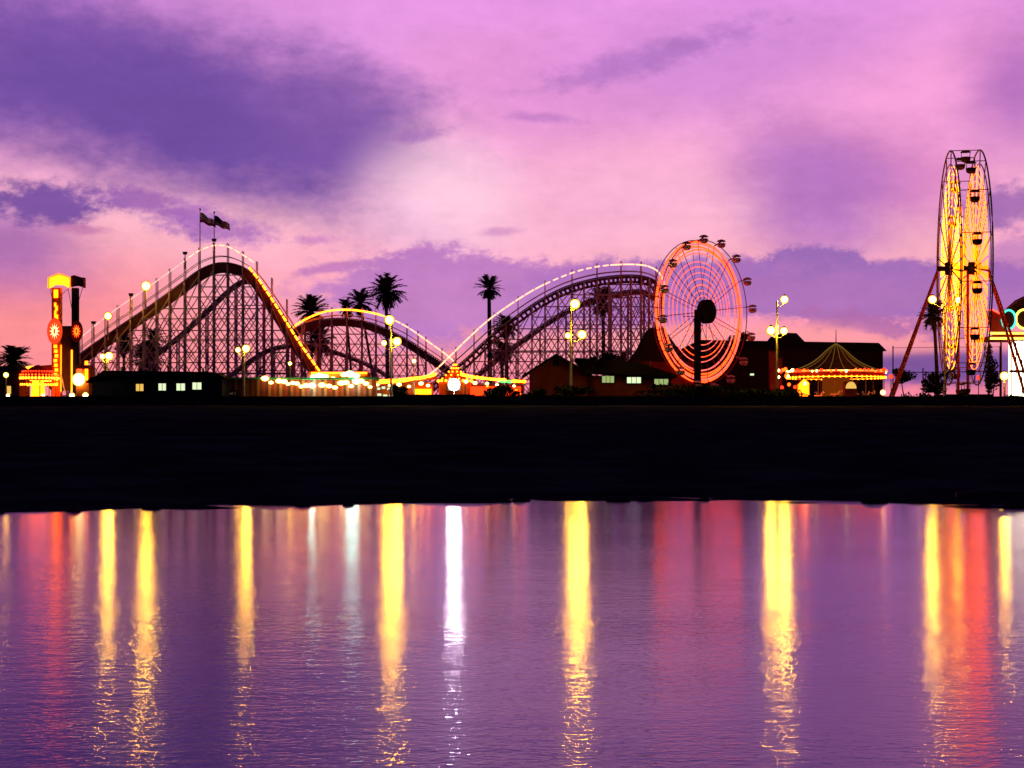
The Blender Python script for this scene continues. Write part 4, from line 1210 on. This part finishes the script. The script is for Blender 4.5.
m.tube([(ck[0]+(R+.2)*cos(2*pi*i/48), D+(R+.2)*sin(2*pi*i/48), G+zr-.75) for i in range(48)], .04, 4, closed=True)
pt(m, 'bulb_row', E['bulb_gold'])
pt(MB().lathe((ck[0], D, G), [(2.0, 0), (2.0, zr-.5)], 16), 'centre_drum', glow('drum_panels', (1.0, .16, .01), .16))
pt(MB().lathe((ck[0], D, G), [(R-.4, 0), (R-.4, .4)], 30), 'deck', M['steel'])
for i in range(14):
    a = 2*pi*i/14
    hx, hy = ck[0]+(R-1.4)*cos(a), D+(R-1.4)*sin(a)
    pt(MB().tube([(hx, hy, G+.4), (hx, hy, G+zr)], .05, 5), 'pole', M['pole'])
    tdx, tdy = -sin(a), cos(a); z = G+1.2+.25*sin(i*2.1)
    h = MB()
    h.tube([(hx-tdx*.55, hy-tdy*.55, z+.02), (hx-tdx*.2, hy-tdy*.2, z), (hx+tdx*.3, hy+tdy*.3, z+.05), (hx+tdx*.55, hy+tdy*.55, z+.2)], .24, 7, r_end=.2)
    h.tube([(hx+tdx*.5, hy+tdy*.5, z+.15), (hx+tdx*.72, hy+tdy*.72, z+.65)], .17, 6, r_end=.11)
    h.tube([(hx+tdx*.68, hy+tdy*.68, z+.66), (hx+tdx*1.02, hy+tdy*1.02, z+.5)], .12, 6, r_end=.07)
    for q in (-.45, .4):
        for s_ in (-.1, .1):
            h.tube([(hx+tdx*q-tdy*s_, hy+tdy*q+tdx*s_, z-.1), (hx+tdx*(q+.2)-tdy*s_, hy+tdy*(q+.2)+tdx*s_, z-.42), (hx+tdx*(q+.05)-tdy*s_, hy+tdy*(q+.05)+tdx*s_, z-.75)], .07, 5, r_end=.04)
    h.tube([(hx-tdx*.6, hy-tdy*.6, z+.1), (hx-tdx*.85, hy-tdy*.85, z-.35)], .07, 5, r_end=.02)
    pt(h, 'horse', M['white'])
# lit little gabled booth in front, and a round lit opening
D = 221
root = thing('ticket_booth', (WX(804, D), D, G), 'tiny gabled booth glowing orange in front of the carousel', 'booth'); pt = Part(root)
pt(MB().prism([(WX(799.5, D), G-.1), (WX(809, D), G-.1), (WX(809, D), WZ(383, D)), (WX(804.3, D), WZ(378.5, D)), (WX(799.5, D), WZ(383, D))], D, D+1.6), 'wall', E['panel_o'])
rf = MB()
for a, b_ in (((798.2, 384.3), (804.3, 378.2)), ((804.3, 378.2), (810.3, 384.3))):
    rf.prism([(WX(a[0], D), WZ(a[1], D)), (WX(b_[0], D), WZ(b_[1], D)), (WX(b_[0], D), WZ(b_[1], D)+.12), (WX(a[0], D), WZ(a[1], D)+.12)], D-.2, D+1.8)
pt(rf, 'roof', M['redsteel'])
pt(MB().ball(P(805, 383.5, D-.3), .3, 8, 6), 'globe_lamp', E['warm'], smooth=True)
root = thing('arch_booth', (WX(851, D), D, G), 'small booth with a round glowing yellow opening right of the carousel centre', 'booth'); pt = Part(root)
pt(MB().box(WX(845, D), WX(857, D), D, D+1.5, G-.1, WZ(381.5, D)), 'wall', M['redwall'])
pr = [(WX(851, D)+.75*cos(pi*i/10), WZ(388.5, D)+.95*sin(pi*i/10)) for i in range(11)]
pt(MB().prism([(x, z) for x, z in reversed(pr)], D-.05, D-.003), 'lit_opening', E['win_o'])
root = thing('bulb_fence', (WX(787, D), D, G), 'dark rail hung with coloured bulbs left of the carousel', 'fence'); pt = Part(root)
fr_ = MB()
for px in (777, 784, 791, 798): fr_.bar(P(px, 402, D), P(px, 369, D), .1)
fr_.bar(P(776, 370, D), P(799, 370, D), .1); fr_.bar(P(776, 376, D), P(799, 376, D), .08)
pt(fr_, 'frame', M['dark'])
for em, ptsx in (('warm', [(778.5, 370.5), (792.5, 370), (788, 376.2), (778.5, 377)]), ('bulb_or', [(783, 370), (785.5, 369), (786, 376), (789, 384.5)]), ('bulb_red', [(781, 371.5), (797, 370.5), (782, 387.5), (795, 387)])):
    m = MB()
    for x, y in ptsx: m.ball(P(x, y, D-.15), .24, 7, 5)
    pt(m, 'bulb_row', E[em])
for i, (px, py, em, r, lab) in enumerate(((884, 370, 'bulb_red', .28, 'red globe right of the carousel eaves'), (891, 376.5, 'bulb_red', .3, 'red globe on the post beside the wheel leg'), (978.5, 377.5, 'bulb_red', .3, 'red globe at the foot of the tall wheel'), (988, 378, 'bulb_or', .28, 'orange globe beside the red one at the tall wheel'))):
    D = 220; c = P(px, py, D)
    root = thing('coloured_globe', (c[0], D, G), lab, 'globe lamp', 'coloured globe lights'); pt = Part(root)
    pt(MB().tube([(c[0], D, G-.05), (c[0], D, c[2]-r*.8)], .06, 6), 'post', M['steel'])
    pt(MB().ball(c, r, 12, 8), 'lamp_head', E[em], smooth=True)

# ------------------------------------------------------------------ tall wheel (almost edge-on)
D = 216
cf = P(963, 268.5, D)
root = thing('ferris_wheel', (cf[0], D, G), 'tall giant wheel seen nearly edge-on, filled with rings modelling its yellow light trails', 'ferris wheel'); pt = Part(root)
va = atan((963-512)/F)
phi = radians(6.4)
# the axle direction: perpendicular to the sight line, turned a little
ax = (cos(-va+phi), sin(-va+phi), 0)
ey = (-ax[1], ax[0], 0)
half = 11.3*D/F
def fp(r, a, off): return add(cf, add(mul(ey, r*cos(a)), add((0, 0, r*sin(a)), mul(ax, off))))
Ro = 104*D/F
for side in (-1, 1):
    off = side*half
    for r, rad, em in [(Ro*f, .048, 'wheel_y' if side < 0 else 'wheel_o') for f in (.22, .32, .42, .51, .60, .68, .76, .83, .90, .97)]:
        m = MB(); seg = 48
        for i in range(seg):
            a0 = 2*pi*i/seg
            m.tube([fp(r, a0+2*pi/seg*.8*t/2, off) for t in range(3)], rad, 5)
        pt(m, 'trail_ring', E[em])  # tubes modelling circles of light traced by the turning spoke bulbs
    for r, rad in ((Ro*1.12, .11), (Ro*.99, .08)):
        pt(MB().tube([fp(r, 2*pi*i/72, off+side*.35) for i in range(72)], rad, 5, closed=True), 'rim', M['steel'])
    for i in range(16):
        a = 2*pi*(i+.5)/16
        m = MB(); m.bar(fp(.5, a, off+side*.25), fp(Ro*1.12, a, off+side*.35), .12)
        sp = pt(m, 'spoke', M['steel'])
        m = MB(); m.bar(fp(1.2, a, off-side*.06), fp(Ro*.95, a, off-side*.02), .09)
        pt(m, 'spoke_light', E['wheel_o'], sp)
for i in range(16):
    a = 2*pi*(i+.5)/16
    m = MB(); m.bar(fp(Ro*1.12, a, -half-.4), fp(Ro*1.12, a, half+.4), .1)
    pt(m, 'cross_bar', M['steel'])
    c = fp(Ro*1.12, a, 0)
    g = MB()
    g.lathe((c[0], c[1], c[2]-1.6), [(.35, 0), (.6, .2), (.68, .65), (.64, .7)], 10)
    go = pt(g, 'gondola', M['carshell'])
    r2 = MB(); r2.lathe((c[0], c[1], c[2]-.25), [(.75, 0), (.5, .16), (.1, .3)], 10)
    for s_ in (-.55, .55):
        r2.bar((c[0]+s_*ax[0], c[1]+s_*ax[1], c[2]-1.2), (c[0]+s_*ax[0], c[1]+s_*ax[1], c[2]-.2), .07)
    pt(r2, 'gondola_roof', M['carshell'], go)
pt(MB().tube([fp(0, 0, -half-1.8), fp(0, 0, half+1.8)], .35, 10), 'axle', M['dark'])
m = MB()
for side in (-1, 1):
    pt(MB().lathe((fp(0, 0, side*half)[0], fp(0, 0, side*half)[1], cf[2]-.8), [(.9, 0), (.9, 1.6)], 12), 'hub', M['dark'])
    top = fp(0, 0, side*(half+1.7))
    foot = fp(0, 0, side*(half+(8.3 if side < 0 else 7.4))); foot = (foot[0], foot[1], G-.1)
    for dy in (-3.2, 3.2):
        f2 = add(foot, mul(ey, dy))
        pt(MB().bar(top, f2, .28), 'leg', M['redsteel'])
    pt(MB().bar(mul(add(add(top, foot), add(add(top, foot), mul(ey, 3.2))), .25), mul(add(add(top, foot), add(add(top, foot), mul(ey, -3.2))), .25), .15), 'leg_tie', M['redsteel'])
    tw = fp(0, 0, side*(half-.9)); 
    pt(MB().bar((tw[0], tw[1], G), (tw[0], tw[1], cf[2]), .3), 'inner_leg', M['redsteel'])
pt(MB().box(cf[0]-3.2, cf[0]+3.2, D-3, D+3, G-.1, G+1.3), 'platform', M['dark'])

# thin cable rails across the lot by the wheel
D = 223
root = thing('cable_fence', (WX(915, D), D, G), 'thin post and cable line crossing behind the legs of the tall wheel', 'fence'); pt = Part(root)
for py in (347.8, 372.5):
    pt(MB().bar(P(893 if py < 360 else 896, py, D), P(1000, py-1, D), .06 if py < 360 else .12), 'cable', M['dark'])
for px in (893, 923, 1000):
    pt(MB().bar(P(px, 402, D), P(px, 346, D) if px != 923 else P(px, 368, D), .14), 'post', M['dark'])

# ------------------------------------------------------------------ neon pavilion at the right edge
D = 226
root = thing('neon_pavilion', (WX(1016, D), D, G), 'white glowing pavilion with cyan, red and yellow neon on its roof, right edge', 'building'); pt = Part(root)
pt(MB().box(WX(1009, D), WX(1052, D), D, D+.25, G-.1, WZ(341, D)), 'lit_wall', E['panel_w'])
pt(MB().box(WX(1010, D+6), WX(1052, D), D+.26, D+6, G-.1, WZ(341, D)), 'back_room', M['redwall'])
ml = MB()
for px in (1011.5, 1016, 1022, 1030, 1040): ml.box(WX(px, D)-.07, WX(px, D)+.07, D-.08, D-.003, G, WZ(341, D))
ml.box(WX(1009, D), WX(1052, D), D-.1, D-.004, WZ(372.5, D), WZ(370, D))
pt(ml, 'wall_frame', M['redwall'])
pt(MB().box(WX(987, D), WX(1056, D), D-2.0, D+6.5, WZ(340, D), WZ(336.5, D)), 'roof', M['redsteel'])
m = MB()
for py in (333.2, 338.4):
    m.tube([P(989, py, D-2.15), P(1056, py, D-2.15)], .16, 5)
pt(m, 'eaves_light', E['neon_y'])
m = MB(); m.prism([(WX(990, D), WZ(336, D)), (WX(986, D), WZ(310, D)), (WX(1000, D), WZ(313, D)), (WX(1005, D), WZ(332, D)), (WX(1056, D), WZ(332, D)), (WX(1056, D), WZ(336.4, D))], D-1.2, D-.8)
pt(m, 'sign_wing', M['redsteel'])
m = MB(); m.tube([P(988.5, 331, D-1.4), P(985.5, 311, D-1.4), P(992, 309.5, D-1.4), P(1003, 315, D-1.4)], .13, 5)
pt(m, 'neon_outline', E['neon_red'])
def neon_ring(px, py, rx, ry, em, y):
    c = P(px, py, y); m = MB()
    m.tube([(c[0]+rx*D/F*cos(2*pi*i/28), y, c[2]+ry*D/F*sin(2*pi*i/28)) for i in range(28)], .16, 6, closed=True)
    o = pt(m, 'neon_ring', em)
    m = MB(); m.prism([(c[0]+rx*.95*D/F*cos(2*pi*i/28), c[2]+ry*.95*D/F*sin(2*pi*i/28)) for i in range(28)], y+.08, y+.4)
    pt(m, 'ring_disc', M['carshell'], o)
neon_ring(1008.8, 319.5, 6.8, 9.3, E['cyan'], D-1.6)
neon_ring(1024, 319, 8, 9.3, E['neon_y'], D-1.6)
for px in (989, 1001): pt(MB().bar(P(px, 402, D-1.6), P(px, 340, D-1.6), .2), 'post', M['redwall'])
root = thing('curved_slide', (WX(1030, 232), 232, G), 'dark arched ride track rising behind the neon pavilion at the right edge', 'ride'); pt = Part(root)
pt(MB().tube([P(1010, 312, 232), P(1018, 305, 232), P(1030, 299, 232), P(1060, 296, 232)], .8, 8), 'arch', M['carshell'])
pt(MB().tube([P(1004, 311, 231), P(1013, 304, 231), P(1030, 295, 231), P(1060, 290, 231)], .07, 5), 'handrail', M['steel'])
for px in (1030, 1058): pt(MB().bar((WX(px, 232), 232, G-.1), P(px, 300, 232), .3), 'post', M['carshell'])

# ------------------------------------------------------------------ render settings
SC.view_settings.view_transform = 'Standard'
SC.view_settings.look = 'None'
SC.view_settings.exposure = 0
SC.view_settings.gamma = 1
SC.view_settings.use_curve_mapping = False
SC.render.engine = 'CYCLES'
cy = SC.cycles
cy.use_denoising = True
try: cy.denoiser = 'OPENIMAGEDENOISE'
except Exception: pass
cy.max_bounces = 6; cy.diffuse_bounces = 2; cy.glossy_bounces = 3
cy.caustics_reflective = False; cy.caustics_refractive = False
cy.sample_clamp_indirect = 10
cy.use_light_tree = True
cy.use_adaptive_sampling = False
SC.render.filter_size = 1.2
